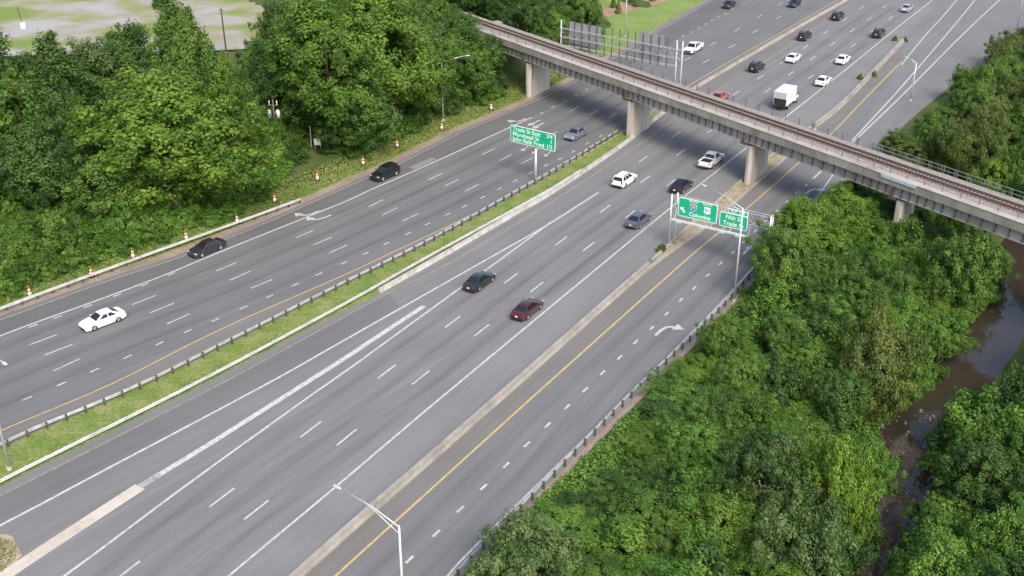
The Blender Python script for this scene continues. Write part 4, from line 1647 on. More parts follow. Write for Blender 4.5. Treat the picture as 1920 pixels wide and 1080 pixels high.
def sedan(root, p, fast=0.0):
    arF, arR, r = 1.42, -1.38, .33
    out = [(-2.30, .26), (-2.42, .42), (-2.42, .66), (-2.36, .90), (-2.22, .98), (-1.7, 1.0), (-.6, .98), (.5, .95), (1.05, .93), (1.6, .86), (2.1, .76), (2.32, .66), (2.42, .5), (2.40, .3), (2.28, .22)]
    out += arch(arF, .385, .22) + arch(arR, .385, .22)
    body_mesh(out, .91, .16, .22, .98, 'body', p, root)
    cabin(root, p, (-1.86, 1.12), (-.98, .30), .80, .60, .955, 1.40, [.14, .50, .88])
    MB().box((2.38, 0, .36), (.1, 1.3, .16)).build('grille', M['trim'], root)
    MB().box((-2.41, 0, .36), (.06, 1.3, .16)).build('bumper', M['trim'], root)
    MB().box((-2.425, 0, .66), (.03, .32, .16)).build('plate', M['plate'], root)
    lamps(root, 2.22, -2.36, .86, .66, .80)
    mirrors(root, .82, .86, 1.0, p)
    for x in (arF, arR):
        for sy in (-1, 1):
            wheel(root, x, sy * .80, r, .22, sy)


def suv(root, p, black_roof=False):
    arF, arR, r = 1.42, -1.36, .37
    out = [(-2.20, .30), (-2.34, .46), (-2.34, .80), (-2.30, 1.06), (-2.2, 1.10), (-.6, 1.08), (.5, 1.06), (1.05, 1.04), (1.7, .99), (2.15, .90), (2.32, .76), (2.36, .5), (2.30, .32), (2.2, .27)]
    out += arch(arF, .43, .27) + arch(arR, .43, .27)
    body_mesh(out, .94, .14, .27, 1.08, 'body', p, root)
    cabin(root, p, (-2.22, 1.12), (-1.86, .36), .84, .66, 1.065, 1.66, [.06, .34, .64, .93])
    for sy in (-1, 1):
        MB().bar((-1.6, sy * .58, 1.75), (.1, sy * .58, 1.75), .05).build('roof_rail', M['trim'], root)
    MB().box((2.33, 0, .5), (.08, 1.2, .22)).build('grille', M['trim'], root)
    MB().box((-2.33, 0, .42), (.06, 1.5, .2)).build('bumper', M['trim'], root)
    MB().box((-2.35, 0, .85), (.03, .34, .16)).build('plate', M['plate'], root)
    lamps(root, 2.2, -2.3, .88, .80, .98, tall=True)
    mirrors(root, .85, .90, 1.12, p)
    for x in (arF, arR):
        for sy in (-1, 1):
            wheel(root, x, sy * .82, r, .24, sy)


def pickup(root, p):
    arF, arR, r = 1.75, -1.65, .40
    out = [(-2.75, .45), (-2.85, .58), (-2.85, .85), (-2.83, .98), (-2.7, .98), (-.75, .98), (-.62, 1.14), (.5, 1.12), (1.1, 1.1), (1.9, 1.06), (2.55, .98), (2.78, .85), (2.82, .55), (2.75, .42), (2.6, .38)]
    out += arch(arF, .47, .38) + arch(arR, .47, .38)
    body_mesh(out, .98, .08, .38, 1.12, 'body', p, root)
    cabin(root, p, (-.72, 1.3), (-.50, .62), .88, .70, 1.10, 1.76, [.05, .46, .93])
    # cargo bed: side walls, tailgate and dark liner
    for sy in (-1, 1):
        MB().box((-1.75, sy * .90, 1.10), (2.1, .12, .28)).build('bed_wall', p, root, bevel=.02)
    MB().box((-2.80, 0, 1.02), (.10, 1.68, .44)).build('tailgate', p, root, bevel=.02)
    MB().box((-1.74, 0, 1.012), (2.0, 1.66, .03)).build('bed_liner', M['trim'], root)
    MB().box((-2.9, 0, .58), (.14, 1.8, .18)).build('bumper', M['rim'], root, bevel=.03)
    MB().box((2.80, 0, .7), (.08, 1.3, .3)).build('grille', M['trim'], root)
    lamps(root, 2.66, -2.8, .93, .9, 1.0, tall=True)
    mirrors(root, 1.0, .95, 1.2, M['trim'])
    for x in (arF, arR):
        for sy in (-1, 1):
            wheel(root, x, sy * .86, r, .26, sy)


def box_truck(root, p):
    r = .44
    MB().box((-1.15, 0, 2.05), (4.5, 2.3, 2.35)).build('cargo_box', p, root, bevel=.05)
    MB().box((-3.42, 0, 2.62), (.05, 2.0, 1.0)).build('rear_door', mat_plain('door_grey', (.36, .41, .40), .4), root, bevel=.02)
    MB().box((-3.43, 0, 1.45), (.06, 2.1, 1.15)).build('rear_lower_door', M['trim'], root, bevel=.02)
    MB().box((-3.5, 0, .72), (.2, 2.2, .26)).build('bumper', M['trim'], root, bevel=.02)
    MB().box((-.2, 0, .72), (6.4, .9, .28)).build('chassis', M['trim'], root)
    out = [(1.15, .5), (1.15, 1.3), (1.3, 1.34), (2.2, 1.32), (2.95, 1.2), (3.1, 1.0), (3.12, .6), (3.0, .45)] + arch(2.25, .5, .45)
    body_mesh(out, 1.0, .05, .45, 1.34, 'cab', p, root)
    cabin(root, p, (1.16, 2.4), (1.18, 1.85), .95, .82, 1.3, 2.1, [.05, .9], False)
    MB().box((3.1, 0, .75), (.06, 1.3, .35)).build('grille', M['trim'], root)
    for sy in (-1, 1):
        MB().box((3.0, sy * .78, .95), (.2, .32, .2)).build('headlight', M['headlight'], root, bevel=.03)
        MB().box((-3.45, sy * .98, 1.0), (.06, .16, .3)).build('taillight', M['taillight'], root)
        wheel(root, 2.25, sy * .88, r, .26, sy)
        wheel(root, -2.0, sy * .86, r, .4, sy)
    mirrors(root, 2.3, 1.05, 1.6, M['trim'])


TYPES = {'sedan': (sedan, 'sedan', .6), 'suv': (suv, 'suv', .75), 'pickup': (pickup, 'pickup truck', .8), 'box': (box_truck, 'box truck', 1.4)}
CARS = [  # px, py, type, paint, away?, label
    (192, 598, 'sedan', 'white', 0, 'white sedan on the left carriageway, nearest the left edge of the picture'),
    (388, 464, 'sedan', 'grey', 0, 'dark grey sedan in the outer lane beside the white guardrail'),
    (722, 323, 'suv', 'black', 0, 'black SUV in the outer lane of the left carriageway'),
    (1080, 250, 'sedan', 'silver_blue', 0, 'silver blue sedan just right of the green median sign'),
    (899, 526, 'sedan', 'black_green', 1, 'black sedan beside the tip of the white gore lines'),
    (989, 578, 'sedan', 'maroon', 1, 'maroon sedan in the right-hand main lane'),
    (1197, 411, 'sedan', 'blue_grey', 1, 'blue grey sedan left of the ramp gantry'),
    (1278, 347, 'sedan', 'black', 1, 'black sedan just above the ramp gantry sign'),
    (1171, 335, 'suv', 'white', 1, 'white SUV between the barrier and the dark sedan'),
    (1334, 298, 'pickup', 'white', 1, 'white pickup with dark bed, just before the bridge'),
    (1476, 182, 'box', 'white', 1, 'white box truck just beyond the bridge'),
    (1544, 151, 'sedan', 'white', 1, 'white sedan following the line just ahead of the box truck'),
    (1419, 124, 'suv', 'black', 1, 'black SUV beside the tan barrier beyond the bridge, left of a white sedan'),
    (1488, 108, 'sedan', 'white', 1, 'white sedan in the middle lane beyond the bridge, beside a black SUV'),
    (1581, 111, 'sedan', 'white', 1, 'white sedan by the white edge line, beyond the one ahead of the truck'),
    (1300, 89, 'pickup', 'white', 0, 'white pickup coming down the left carriageway beyond the bridge'),
    (1509, 66, 'suv', 'black', 1, 'black SUV in the inner lane, second one beyond the bridge'),
    (1648, 61, 'suv', 'black', 1, 'black SUV in the outer lane near the top right'),
    (1571, 29, 'suv', 'black', 1, 'black SUV in the inner lane nearest the top edge'),
    (1701, 15, 'sedan', 'silver', 1, 'silver sedan at the top right beside the edge line'),
    (1367, 8, 'sedan', 'black', 0, 'black sedan at the top edge on the left carriageway beside the lawn'),
    (1490, 6, 'sedan', 'black', 0, 'black sedan at the top edge near the tan barrier, coming down'),
    (1350, 181, 'sedan', 'red', 1, 'red sedan half hidden behind the bridge deck'),
]
COLS = {'white': (.80, .80, .80), 'grey': (.055, .055, .06), 'black': (.010, .010, .013), 'silver_blue': (.25, .29, .33), 'black_green': (.014, .02, .022), 'maroon': (.055, .012, .018),
        'blue_grey': (.13, .15, .20), 'silver': (.55, .57, .60), 'red': (.42, .10, .10)}
for px, py, typ, col, away, lab in CARS:
    fn, cat, zc = TYPES[typ]
    g = G(px, py, zc)
    g.z = 0
    d = near_dir(REF_R if away else REF_L, g)
    if not away:
        d = -d
    root = empty({'sedan': 'sedan_car', 'suv': 'suv_car', 'pickup': 'pickup_truck', 'box': 'box_truck'}[typ], (g.x, g.y, .012), math.atan2(d.y, d.x))
    tag(root, lab, cat, 'cars and trucks on the highway')
    fn(root, paint(col, COLS[col], .32, .5 if col in ('silver', 'silver_blue', 'blue_grey', 'grey') else 0))

# ------------------------------------------------------------------ vegetation
def leaves_mesh(name, C, N, size, tint, elong=1.5, curl=0.0):
    """Leaf quads (two triangles bent along the midrib) at centres C with normals N."""
    n = len(C)
    A = RNG.normal(size=(n, 3))
    N = N / np.linalg.norm(N, axis=1, keepdims=True)
    U = A - (A * N).sum(1, keepdims=True) * N
    U /= np.linalg.norm(U, axis=1, keepdims=True)
    V = np.cross(N, U)
    s = size[:, None] if isinstance(size, np.ndarray) else size
    a = U * s * 0.5 * elong
    b = V * s * 0.5
    d = N * s * 0.12
    P = np.stack([C - a, C + b + d, C + a, C - b + d], 1).reshape(-1, 3)
    me = bpy.data.meshes.new(name)
    me.vertices.add(4 * n)
    me.vertices.foreach_set('co', P.astype(np.float32).ravel())
    me.loops.add(4 * n)
    me.loops.foreach_set('vertex_index', np.arange(4 * n, dtype=np.int32))
    me.polygons.add(n)
    me.polygons.foreach_set('loop_start', np.arange(0, 4 * n, 4, dtype=np.int32))
    me.polygons.foreach_set('loop_total', np.full(n, 4, dtype=np.int32))
    at = me.attributes.new('tint', 'FLOAT', 'FACE')
    at.data.foreach_set('value', np.clip(tint, 0, 1).astype(np.float32))
    me.update()
    me.validate()
    return me


def unit(n):
    v = RNG.normal(size=(n, 3))
    return v / np.linalg.norm(v, axis=1, keepdims=True)


def crown_mesh(name, H, W, z0, nclump, per_clump, leaf, clump_r, shape):
    """Crown: an uneven envelope filled with leaf clumps, denser towards the outside."""
    hc = H - z0
    waves = [(unit(1)[0] * RNG.uniform(1.5, 4.5), RNG.uniform(0, 6.28), RNG.uniform(.06, .15)) for _ in range(7)]

    def env(d):
        k = np.ones(len(d))
        for w, ph, a in waves:
            k += a * np.sin(d @ w * 1.6 + ph)
        return k

    d = unit(nclump)
    rho = RNG.uniform(.32, 1.0, nclump) ** .55
    k = env(d) * rho
    if shape == 'tall':
        t = (d[:, 2] + 1) / 2
        wide = .62 + .38 * np.sin(np.pi * np.clip(.15 + t, 0, 1))
        wide = wide * np.where(t > .6, 1 - (t - .6) * .55, 1)
        P = np.column_stack([d[:, 0] * W * .5 * k * wide * 1.08, d[:, 1] * W * .5 * k * wide * 1.08, z0 + hc * .5 + d[:, 2] * hc * .5 * k])
    elif shape == 'vine':
        dz = np.abs(d[:, 2])
        P = np.column_stack([d[:, 0] * W * .52 * k, d[:, 1] * W * .52 * k, z0 + dz * hc * .95 * k])
        f = 1 - .35 * P[:, 2] / H
        P[:, 0] *= f
        P[:, 1] *= f
    else:
        P = np.column_stack([d[:, 0] * W * .5 * k, d[:, 1] * W * .5 * k, z0 + hc * .48 + d[:, 2] * hc * .5 * k])
    P[:, 2] = np.clip(P[:, 2], max(z0 * .6, .15), H * 1.02)
    tone = RNG.uniform(0, .5, nclump) + .18 * np.sin(P[:, 0] * 1.1 + P[:, 2] * .9)
    m = per_clump
    cr = clump_r * RNG.uniform(.55, 1.3, (nclump, 1, 1))
    q = unit(nclump * m).reshape(nclump, m, 3)
    off = q * cr * RNG.uniform(.35, 1.0, (nclump, m, 1)) * np.array([1, 1, 1.15])
    C = (P[:, None, :] + off).reshape(-1, 3)
    N = (q * .75 + d[:, None, :] * .45 + RNG.normal(size=q.shape) * .35 + np.array([0, 0, .3])).reshape(-1, 3)
    T = (tone[:, None] + RNG.uniform(0, .3, (nclump, m))).ravel() + .12
    keep = (C[:, 2] > .03) & (RNG.uniform(size=len(C)) < .92)
    C, N, T = C[keep], N[keep], T[keep]
    sz = leaf * RNG.uniform(.6, 1.4, len(C))
    idx = RNG.permutation(nclump)[:9]
    L = [(P[i] * np.array([.7, .7, .9]), clump_r) for i in idx]
    return leaves_mesh(name, C, N, sz, T), L


def trunk_mesh(name, H, z0, r, L):
    m = MB()
    pts = [Vector((0, 0, -.4)), Vector((RNG.uniform(-.1, .1), RNG.uniform(-.1, .1), z0 * .6)), Vector((RNG.uniform(-.3, .3), RNG.uniform(-.3, .3), z0 + (H - z0) * .35)), Vector((RNG.uniform(-.3, .3), RNG.uniform(-.3, .3), H * .9))]
    m.tube(pts, [r * 1.25, r, r * .62, r * .12], 9)
    for c, lr in L[:-1]:
        t = min(.9, max(.25, (c[2] - lr * .7) / H))
        a = pts[1].lerp(pts[2], min(1, t * 1.1))
        mid = a.lerp(Vector(c), .55) + Vector((0, 0, -.2))
        m.tube([a, mid, Vector(c) + Vector((0, 0, lr * .4))], [r * .42, r * .25, r * .06], 6)
    o = m.build(name, M['bark'], None, True)
    me = o.data
    bpy.data.objects.remove(o)
    return me


VAR = {}


def variant(key, H, W, z0, nclump, per_clump, leaf, clump_r, shape='round', r=.22):
    cm, L = crown_mesh('crown', H, W, z0, nclump, per_clump, leaf, clump_r, shape)
    cm.materials.append(M['leaf_mid'])
    VAR[key] = (cm, trunk_mesh('trunk', H, z0, r, L), H, W)


for i in range(4):
    variant('round%d' % i, 10, 8.5, 1.8, 280, 86, .17, .70)
for i in range(2):
    variant('wide%d' % i, 8.5, 9.5, 1.0, 290, 84, .17, .70)
for i in range(4):
    variant('tall%d' % i, 19, 12, 2.6, 520, 88, .225, .92, 'tall', .34)
for i in range(3):
    variant('bush%d' % i, 3.2, 4.6, .1, 80, 80, .15, .5, 'vine', .07)
for i in range(3):
    variant('vine%d' % i, 5.2, 5.4, .0, 150, 88, .17, .6, 'vine', .06)


def plant(name, cat, label, var, base, h, w, leaf, group=None, rz=None, lean=0.0):
    me, tr, H, W = VAR[var]
    root = empty(name, base, random.uniform(0, 6.28) if rz is None else rz)
    root.rotation_euler.x = lean
    root.scale = (w / W, w / W, h / H)
    tag(root, label, cat, group)
    data_obj('trunk' if name != 'shrub' else 'stem', tr, root)
    data_obj('crown' if name != 'shrub' else 'foliage', me, root, M[leaf])
    return root


KEPT = []


def keep(root, zone):
    KEPT.append((root, zone))
    return root


def inside(poly, x, y):
    c = False
    j = len(poly) - 1
    for i in range(len(poly)):
        xi, yi, xj, yj = poly[i].x, poly[i].y, poly[j].x, poly[j].y
        if (yi > y) != (yj > y) and x < (xj - xi) * (y - yi) / (yj - yi) + xi:
            c = not c
        j = i
    return c


def scatter(poly, dmin, tries=4000, seed=1, ok=None):
    rg = random.Random(seed)
    x0, x1 = min(p.x for p in poly), max(p.x for p in poly)
    y0, y1 = min(p.y for p in poly), max(p.y for p in poly)
    out = []
    for _ in range(tries):
        x, y = rg.uniform(x0, x1), rg.uniform(y0, y1)
        if not inside(poly, x, y):
            continue
        if ok and not ok(x, y):
            continue
        if all((x - a) ** 2 + (y - b) ** 2 > dmin * dmin for a, b in out):
            out.append((x, y))
    return out


def bridge_clear(x, y):
    q = Vector((x, y, 0)) - AXIS
    return abs(q.dot(BN)), q.dot(BU)


# -- left wood: the trees that can be told apart. (base px, top y, width px, variant, leaf, label)
LEFT = [
    (335, 412, 122, 245, 'tall0', 'leaf_bright', 'big bright yellow-green tree standing foremost in the left wood'),
    (436, 372, 98, 105, 'tall1', 'leaf_bright', 'tall yellow-green tree just left of the vine-wrapped power pole'),
    (362, 300, -5, 125, 'tall2', 'leaf_mid', 'tall tree rising against the gravel lot behind the big bright tree'),
    (25, 405, 62, 170, 'tall1', 'leaf_mid', 'tall green tree at the left edge of the picture'),
    (128, 345, 72, 150, 'tall2', 'leaf_dark', 'dark green tree second from the left edge, before the gravel lot'),
    (205, 300, 66, 140, 'tall0', 'leaf_grey', 'pale grey-green tree between the dark tree and the big bright tree'),
    (268, 285, 52, 140, 'tall1', 'leaf_dark', 'dark tree directly behind the big bright tree, before the lot'),
    (95, 430, 235, 150, 'round0', 'leaf_dark', 'dark rounded tree above the vine-covered slope at the left'),
    (215, 430, 275, 140, 'round1', 'leaf_mid', 'small tree at the left foot of the big bright tree'),
    (575, 262, 62, 130, 'tall2', 'leaf_dark', 'dark tree right of the vine-wrapped power pole'),
    (625, 270, -25, 190, 'tall0', 'leaf_bright', 'tall yellow-green tree rising out of the top edge, above the white cabinet'),
    (716, 250, -35, 190, 'tall1', 'leaf_bright', 'bright tree rising out of the top edge, left of the slim light pole'),
    (690, 275, 110, 150, 'tall2', 'leaf_dark', 'dark green tree in front of the bright ones, above the black SUV'),
    (775, 222, 45, 140, 'tall0', 'leaf_mid', 'green tree directly behind the slim light pole'),
    (868, 192, 52, 115, 'tall1', 'leaf_mid', 'green tree between the slim light pole and the first bridge pier'),
    (655, 283, 205, 100, 'round2', 'leaf_dark', 'low dark tree just right of the white cabinet'),
    (468, 348, 240, 70, 'round0', 'leaf_mid', 'small tree left of the foot of the power pole'),
    (846, 138, 12, 85, 'tall3', 'leaf_mid', 'tree hiding the railway where it leaves the bridge on the left'),
    (905, 165, 60, 85, 'round1', 'leaf_dark', 'dark tree crowding the left end of the bridge'),
]
for bx, by, ty, wp, var, leaf, lab in LEFT:
    b = gz(G(bx, by))
    h = height_for(b, ty)
    w = wp / (FPX / math.sqrt(b.x ** 2 + b.y ** 2 + CAM_H ** 2)) * 1.05
    plant('broadleaf_tree', 'tree', lab, var, b, h, w, leaf, 'trees of the left wood')
# fill of the wood behind
LP = GS([(-90, 470), (60, 440), (200, 420), (330, 405), (440, 370), (520, 310), (640, 270), (740, 240), (850, 205), (900, 170), (860, 105), (740, 95), (560, 120), (480, 200), (420, 215), (250, 230), (60, 250), (-90, 270)])


def clear_view(x, y):
    # the power pole and the cabinet stand open towards the road
    a, b = proj((x, y, 0))
    return not (490 < a < 640 and b > 262) and not (385 < a < 530 and b < 195)


taken = [G(t[0], t[1]) for t in LEFT]
pts = scatter(LP, 6.2, 3000, 3, lambda x, y: bridge_clear(x, y)[0] > 8 and left_d(x, y) > 9 and clear_view(x, y) and all((p.x - x) ** 2 + (p.y - y) ** 2 > 20 for p in taken))
for k, (x, y) in enumerate(pts):
    b = gz(Vector((x, y, 0)))
    back = proj(b)[1] < 285 and proj(b)[0] < 470
    h = random.uniform(7, 9.5) if back else random.uniform(9, 14)
    keep(plant('broadleaf_tree', 'tree', None, random.choice(['round0', 'round1', 'round2', 'tall0', 'tall1', 'tall2']), b, h, random.uniform(6.5, 9), random.choice(['leaf_mid', 'leaf_dark', 'leaf_dark', 'leaf_bright']), 'trees packed inside the left wood'), 'left')
# dark wood behind the bridge at the top
BPOLY = GS([(700, 60), (800, 58), (905, 60), (960, 95), (1040, 118), (1092, 112), (1090, 20), (1100, -40), (800, -40), (690, 0)])
for x, y in scatter(BPOLY, 5.6, 2500, 5, lambda x, y: bridge_clear(x, y)[0] > 7):
    b = gz(Vector((x, y, 0)))
    keep(plant('broadleaf_tree', 'tree', None, random.choice(['tall0', 'tall1', 'tall2', 'round1']), b, random.uniform(9, 13), random.uniform(7, 9), random.choice(['leaf_dark', 'leaf_dark', 'leaf_mid']), 'trees behind the bridge'), 'top')
# shrubs and vines along the edge of the left wood
EP = GS([(-60, 575), (60, 535), (180, 495), (300, 455), (420, 408), (500, 368), (545, 330), (560, 296), (500, 300), (420, 345), (300, 385), (150, 400), (60, 400), (-60, 430)])
for x, y in scatter(EP, 2.6, 4000, 8, lambda x, y: left_d(x, y) > 4.6 and not (495 < proj((x, y, 0))[0] < 640 and proj((x, y, 0))[1] > 285)):
    b = gz(Vector((x, y, 0)))
    keep(plant('shrub', 'shrub', None, random.choice(['vine0', 'vine1', 'vine2', 'bush0']), b, random.uniform(1.5, 3.0) if left_d(x, y) < 7 else random.uniform(3, 5.5), random.uniform(3.2, 4.6) if left_d(x, y) < 8 else random.uniform(4.5, 6), random.choice(['leaf_vine', 'leaf_vine', 'leaf_mid']), 'vine-covered shrubs behind the guardrail'), 'edge')
CP_ = GS([(455, 335), (540, 312), (590, 282), (600, 250), (560, 205), (500, 190), (430, 190), (420, 260)])
for x, y in scatter(CP_, 2.9, 2000, 31, lambda x, y: left_d(x, y) > 6 and not (500 < proj((x, y, 0))[0] < 548 and proj((x, y, 0))[1] > 298) and not (570 < proj((x, y, 0))[0] < 625 and proj((x, y, 0))[1] > 268)):
    b = gz(Vector((x, y, 0)))
    back = proj(b)[1] < 262
    keep(plant('shrub', 'shrub', None, random.choice(['vine0', 'vine1', 'vine2']), b, random.uniform(3, 5.5) if back else random.uniform(1.6, 2.6), random.uniform(4, 5.5), random.choice(['leaf_dark', 'leaf_mid', 'leaf_vine']), 'shrubs round the power pole'), 'pole')
EP2 = GS([(610, 285), (680, 287), (740, 258), (830, 222), (925, 190), (930, 165), (850, 185), (760, 220), (670, 255), (620, 262)])
for x, y in scatter(EP2, 2.4, 3000, 9, lambda x, y: left_d(x, y) > (7.5 if 790 < proj((x, y, 0))[0] < 900 else 5.5)):
    b = gz(Vector((x, y, 0)))
    keep(plant('shrub', 'shrub', None, random.choice(['vine0', 'vine1', 'bush1']), b, random.uniform(2.2, 4.5), random.uniform(3.5, 5), random.choice(['leaf_vine', 'leaf_dark', 'leaf_mid']), 'shrubs along the wood edge'), 'edge2')
plant('vine', 'vine', 'climbing vine wrapped round the power pole', 'vine0', gz(G(524, 303)), hh_power * .72, 2.4, 'leaf_vine')
# lot-side bushes and little conifers of the far mulch bed
plant('shrub', 'shrub', 'small dark bush on the gravel lot at the top edge', 'bush1', gz(G(303, 30)) + Vector((0, 0, .2)), 3.2, 4.4, 'leaf_dark')


def conifer(px, py, lab):
    b = gz(G(px, py)) + Vector((0, 0, .1))
    C, N, T = [], [], []
    n = 500
    z = RNG.uniform(0, 1, n) ** .8
    a = RNG.uniform(0, 6.28, n)
    r = (1 - z) * .8 * RNG.uniform(.6, 1.05, n) + .05
    C = np.stack([np.cos(a) * r, np.sin(a) * r, .15 + z * 2.5], 1)
    N = np.stack([np.cos(a), np.sin(a), np.full(n, .5)], 1) + unit(n) * .4
    me = leaves_mesh('foliage', C, N, .22 * RNG.uniform(.7, 1.3, n), RNG.uniform(0, .8, n))
    me.materials.append(M['leaf_olive'])
    root = empty('conifer_shrub', b)
    tag(root, lab, 'shrub', 'young conifers on the far mulch bed')
    data_obj('foliage', me, root)
    MB().tube([(0, 0, -.1), (0, 0, 2.2)], [.07, .03], 6).build('stem', M['bark'], root)


for (cx, cy), w in zip([(1116, 28), (1125, 36), (1150, 15), (1159, 26), (1184, 6), (1192, 14), (1224, 3)],
                       ['leftmost of the row at the back', 'second from the left, nearest the bridge', 'third from the left', 'left of the pale light pole, nearest it', 'right of the pale light pole, at the back', 'right of the pale light pole, nearest it', 'rightmost of the row']):
    conifer(cx, cy, 'small brownish conifer on the mulch bed, ' + w)

# -- right side: thicket between the ramp and the creek
def ramp_d(x, y):
    return look(DRG, x, y)


RIGHT = [
    (1500, 520, 372, 130, 'tall0', 'leaf_bright', 'bright tall tree right of the gantry, just before the bridge'),
    (1575, 470, 352, 110, 'tall1', 'leaf_bright', 'slim bright tree touching the near edge of the bridge'),
    (1462, 590, 435, 110, 'round0', 'leaf_mid', 'green tree hiding the right foot of the gantry'),
    (1635, 745, 590, 120, 'round1', 'leaf_olive', 'yellowish olive tree on the creek bank, centre of the thicket'),
    (1560, 975, 830, 130, 'wide0', 'leaf_yellow', 'bright yellow-green tree on the creek bank near the gravel bars'),
    (1430, 960, 815, 140, 'round2', 'leaf_grey', 'tree with pale seed clusters left of the yellow-green one'),
    (1480, 1090, 945, 180, 'wide1', 'leaf_grey', 'broad grey-green tree at the bottom edge by the creek'),
    (1352, 700, 590, 85, 'round1', 'leaf_mid', 'leafy tree beside the guardrail just right of the curved arrow'),
    (985, 1150, 992, 190, 'wide0', 'leaf_grey', 'grey olive bush-like tree at the bottom edge beside the guardrail'),
    (1790, 560, 430, 120, 'round2', 'leaf_mid', 'vine-hung tree under the right end of the bridge above the creek'),
]
for bx, by, ty, wp, var, leaf, lab in RIGHT:
    b = gz(G(bx, by, -1.2))
    h = height_for(b, ty)
    w = wp / (FPX / math.sqrt(b.x ** 2 + b.y ** 2 + CAM_H ** 2)) * 1.05
    plant('broadleaf_tree', 'tree', lab, var, b, h, w, leaf, 'trees of the thicket by the creek')
taken = [G(t[0], t[1]) for t in RIGHT]
RP_ = GS([(880, 1190), (1010, 1060), (1200, 860), (1290, 730), (1400, 610), (1450, 520), (1560, 440), (1640, 400), (1780, 440), (1900, 490), (1900, 560), (1800, 720), (1700, 900), (1620, 1190)], -1.0)
pts = scatter(RP_, 3.1, 9000, 13, lambda x, y: not (1325 < proj((x, y, 0))[0] < 1425 and proj((x, y, 0))[1] < 690 and ramp_d(x, y) < 7) and ramp_d(x, y) > 3.4 and river_d(x, y) > RIVER_HALF - .3 and all((p.x - x) ** 2 + (p.y - y) ** 2 > 9 for p in taken))
for k, (x, y) in enumerate(pts):
    b = gz(Vector((x, y, 0)))
    db = bridge_clear(x, y)[0]
    near = ramp_d(x, y)
    low = y < 104
    if near < 15:
        h = (random.uniform(1.6, 3.2) if near < 8 else random.uniform(3.2, 6.0)) if low else random.uniform(4.0, 6.5)
    else:
        h = random.uniform(4.5, 8.0)
    if db < 9:
        h = min(h, 4.6)
    w = min(random.uniform(4.4, 7.0), max(3.6, near * 1.5))
    if river_d(x, y) < 9:
        w = min(w, 5.6)
    keep(plant('broadleaf_tree', 'tree', None, random.choice(['round0', 'round1', 'round2', 'round3', 'wide0', 'wide1', 'vine0', 'vine1', 'vine2']), b, h, w,
          random.choice(['leaf_mid', 'leaf_mid', 'leaf_vine', 'leaf_vine', 'leaf_bright', 'leaf_dark']), 'trees packed between the ramp and the creek'), 'thicket')
UB = GS([(1560, 385), (1640, 372), (1800, 430), (1880, 470), (1840, 540), (1700, 500), (1600, 450)], -.8)
for x, y in scatter(UB, 2.6, 3000, 15, lambda x, y: ramp_d(x, y) > 3 and river_d(x, y) > RIVER_HALF + .8):
    b = gz(Vector((x, y, 0)))
    keep(plant('shrub', 'shrub', None, random.choice(['vine0', 'vine1', 'vine2', 'bush1']), b, random.uniform(4.5, 7.0) if bridge_clear(x, y)[0] > 4.5 else random.uniform(2.5, 4.6), random.uniform(4, 5.5), random.choice(['leaf_dark', 'leaf_dark', 'leaf_mid']), 'shrubs under the right end of the bridge'), 'under')
# right bank of the creek
RB = GS([(1735, 1190), (1738, 1080), (1752, 950), (1798, 845), (1868, 758), (1925, 700), (2060, 650), (2060, 1190)], -1.0)
for x, y in scatter(RB, 4.2, 3000, 17, lambda x, y: river_d(x, y) > RIVER_HALF):
    b = gz(Vector((x, y, 0)))
    keep(plant('broadleaf_tree', 'tree', None, random.choice(['round0', 'round1', 'wide0', 'wide1', 'vine0']), b, random.uniform(5, 8.5), random.uniform(5.5, 8), random.choice(['leaf_mid', 'leaf_dark', 'leaf_vine']), 'trees on the far bank of the creek'), 'bank')
# wood beyond the bridge on the right
RW = GS([(1630, 330), (1660, 290), (1700, 262), (1760, 235), (1830, 180), (1895, 130), (1960, 70), (2080, 60), (2080, 430), (1930, 395), (1800, 350), (1700, 310)], -.5)
for x, y in scatter(RW, 4.6, 4000, 19, lambda x, y: ramp_d(x, y) > 3.5 and bridge_clear(x, y)[0] > 6.5):
    b = gz(Vector((x, y, 0)))
    near = ramp_d(x, y)
    keep(plant('broadleaf_tree', 'tree', None, random.choice(['round0', 'round1', 'round2', 'tall0', 'tall2']), b, random.uniform(5, 8) if near < 9 else random.uniform(7, 11), min(random.uniform(5.5, 7.5), max(4.0, near * 1.5)),
          random.choice(['leaf_mid', 'leaf_bright', 'leaf_mid', 'leaf_vine', 'leaf_mid', 'leaf_olive']), 'trees of the right wood beyond the bridge'), 'rwood')
# weeds on the barriers
for (wx, wy), lab in zip([(1240, 472), (1612, 148), (1638, 143), (1677, 76), (1696, 78)], ['weed clump in the soil median at the foot of the gantry', 'small weed left of the far ramp barrier', 'small weed right of the far ramp barrier', 'weed left of the far tip of the ramp barrier', 'weed right of the far tip of the ramp barrier']):
    b = G(wx, wy)
    b.z = .13 if wx < 1300 else 0.0
    plant('shrub', 'weed', lab, 'bush2', b, .9, 1.3, 'leaf_olive')

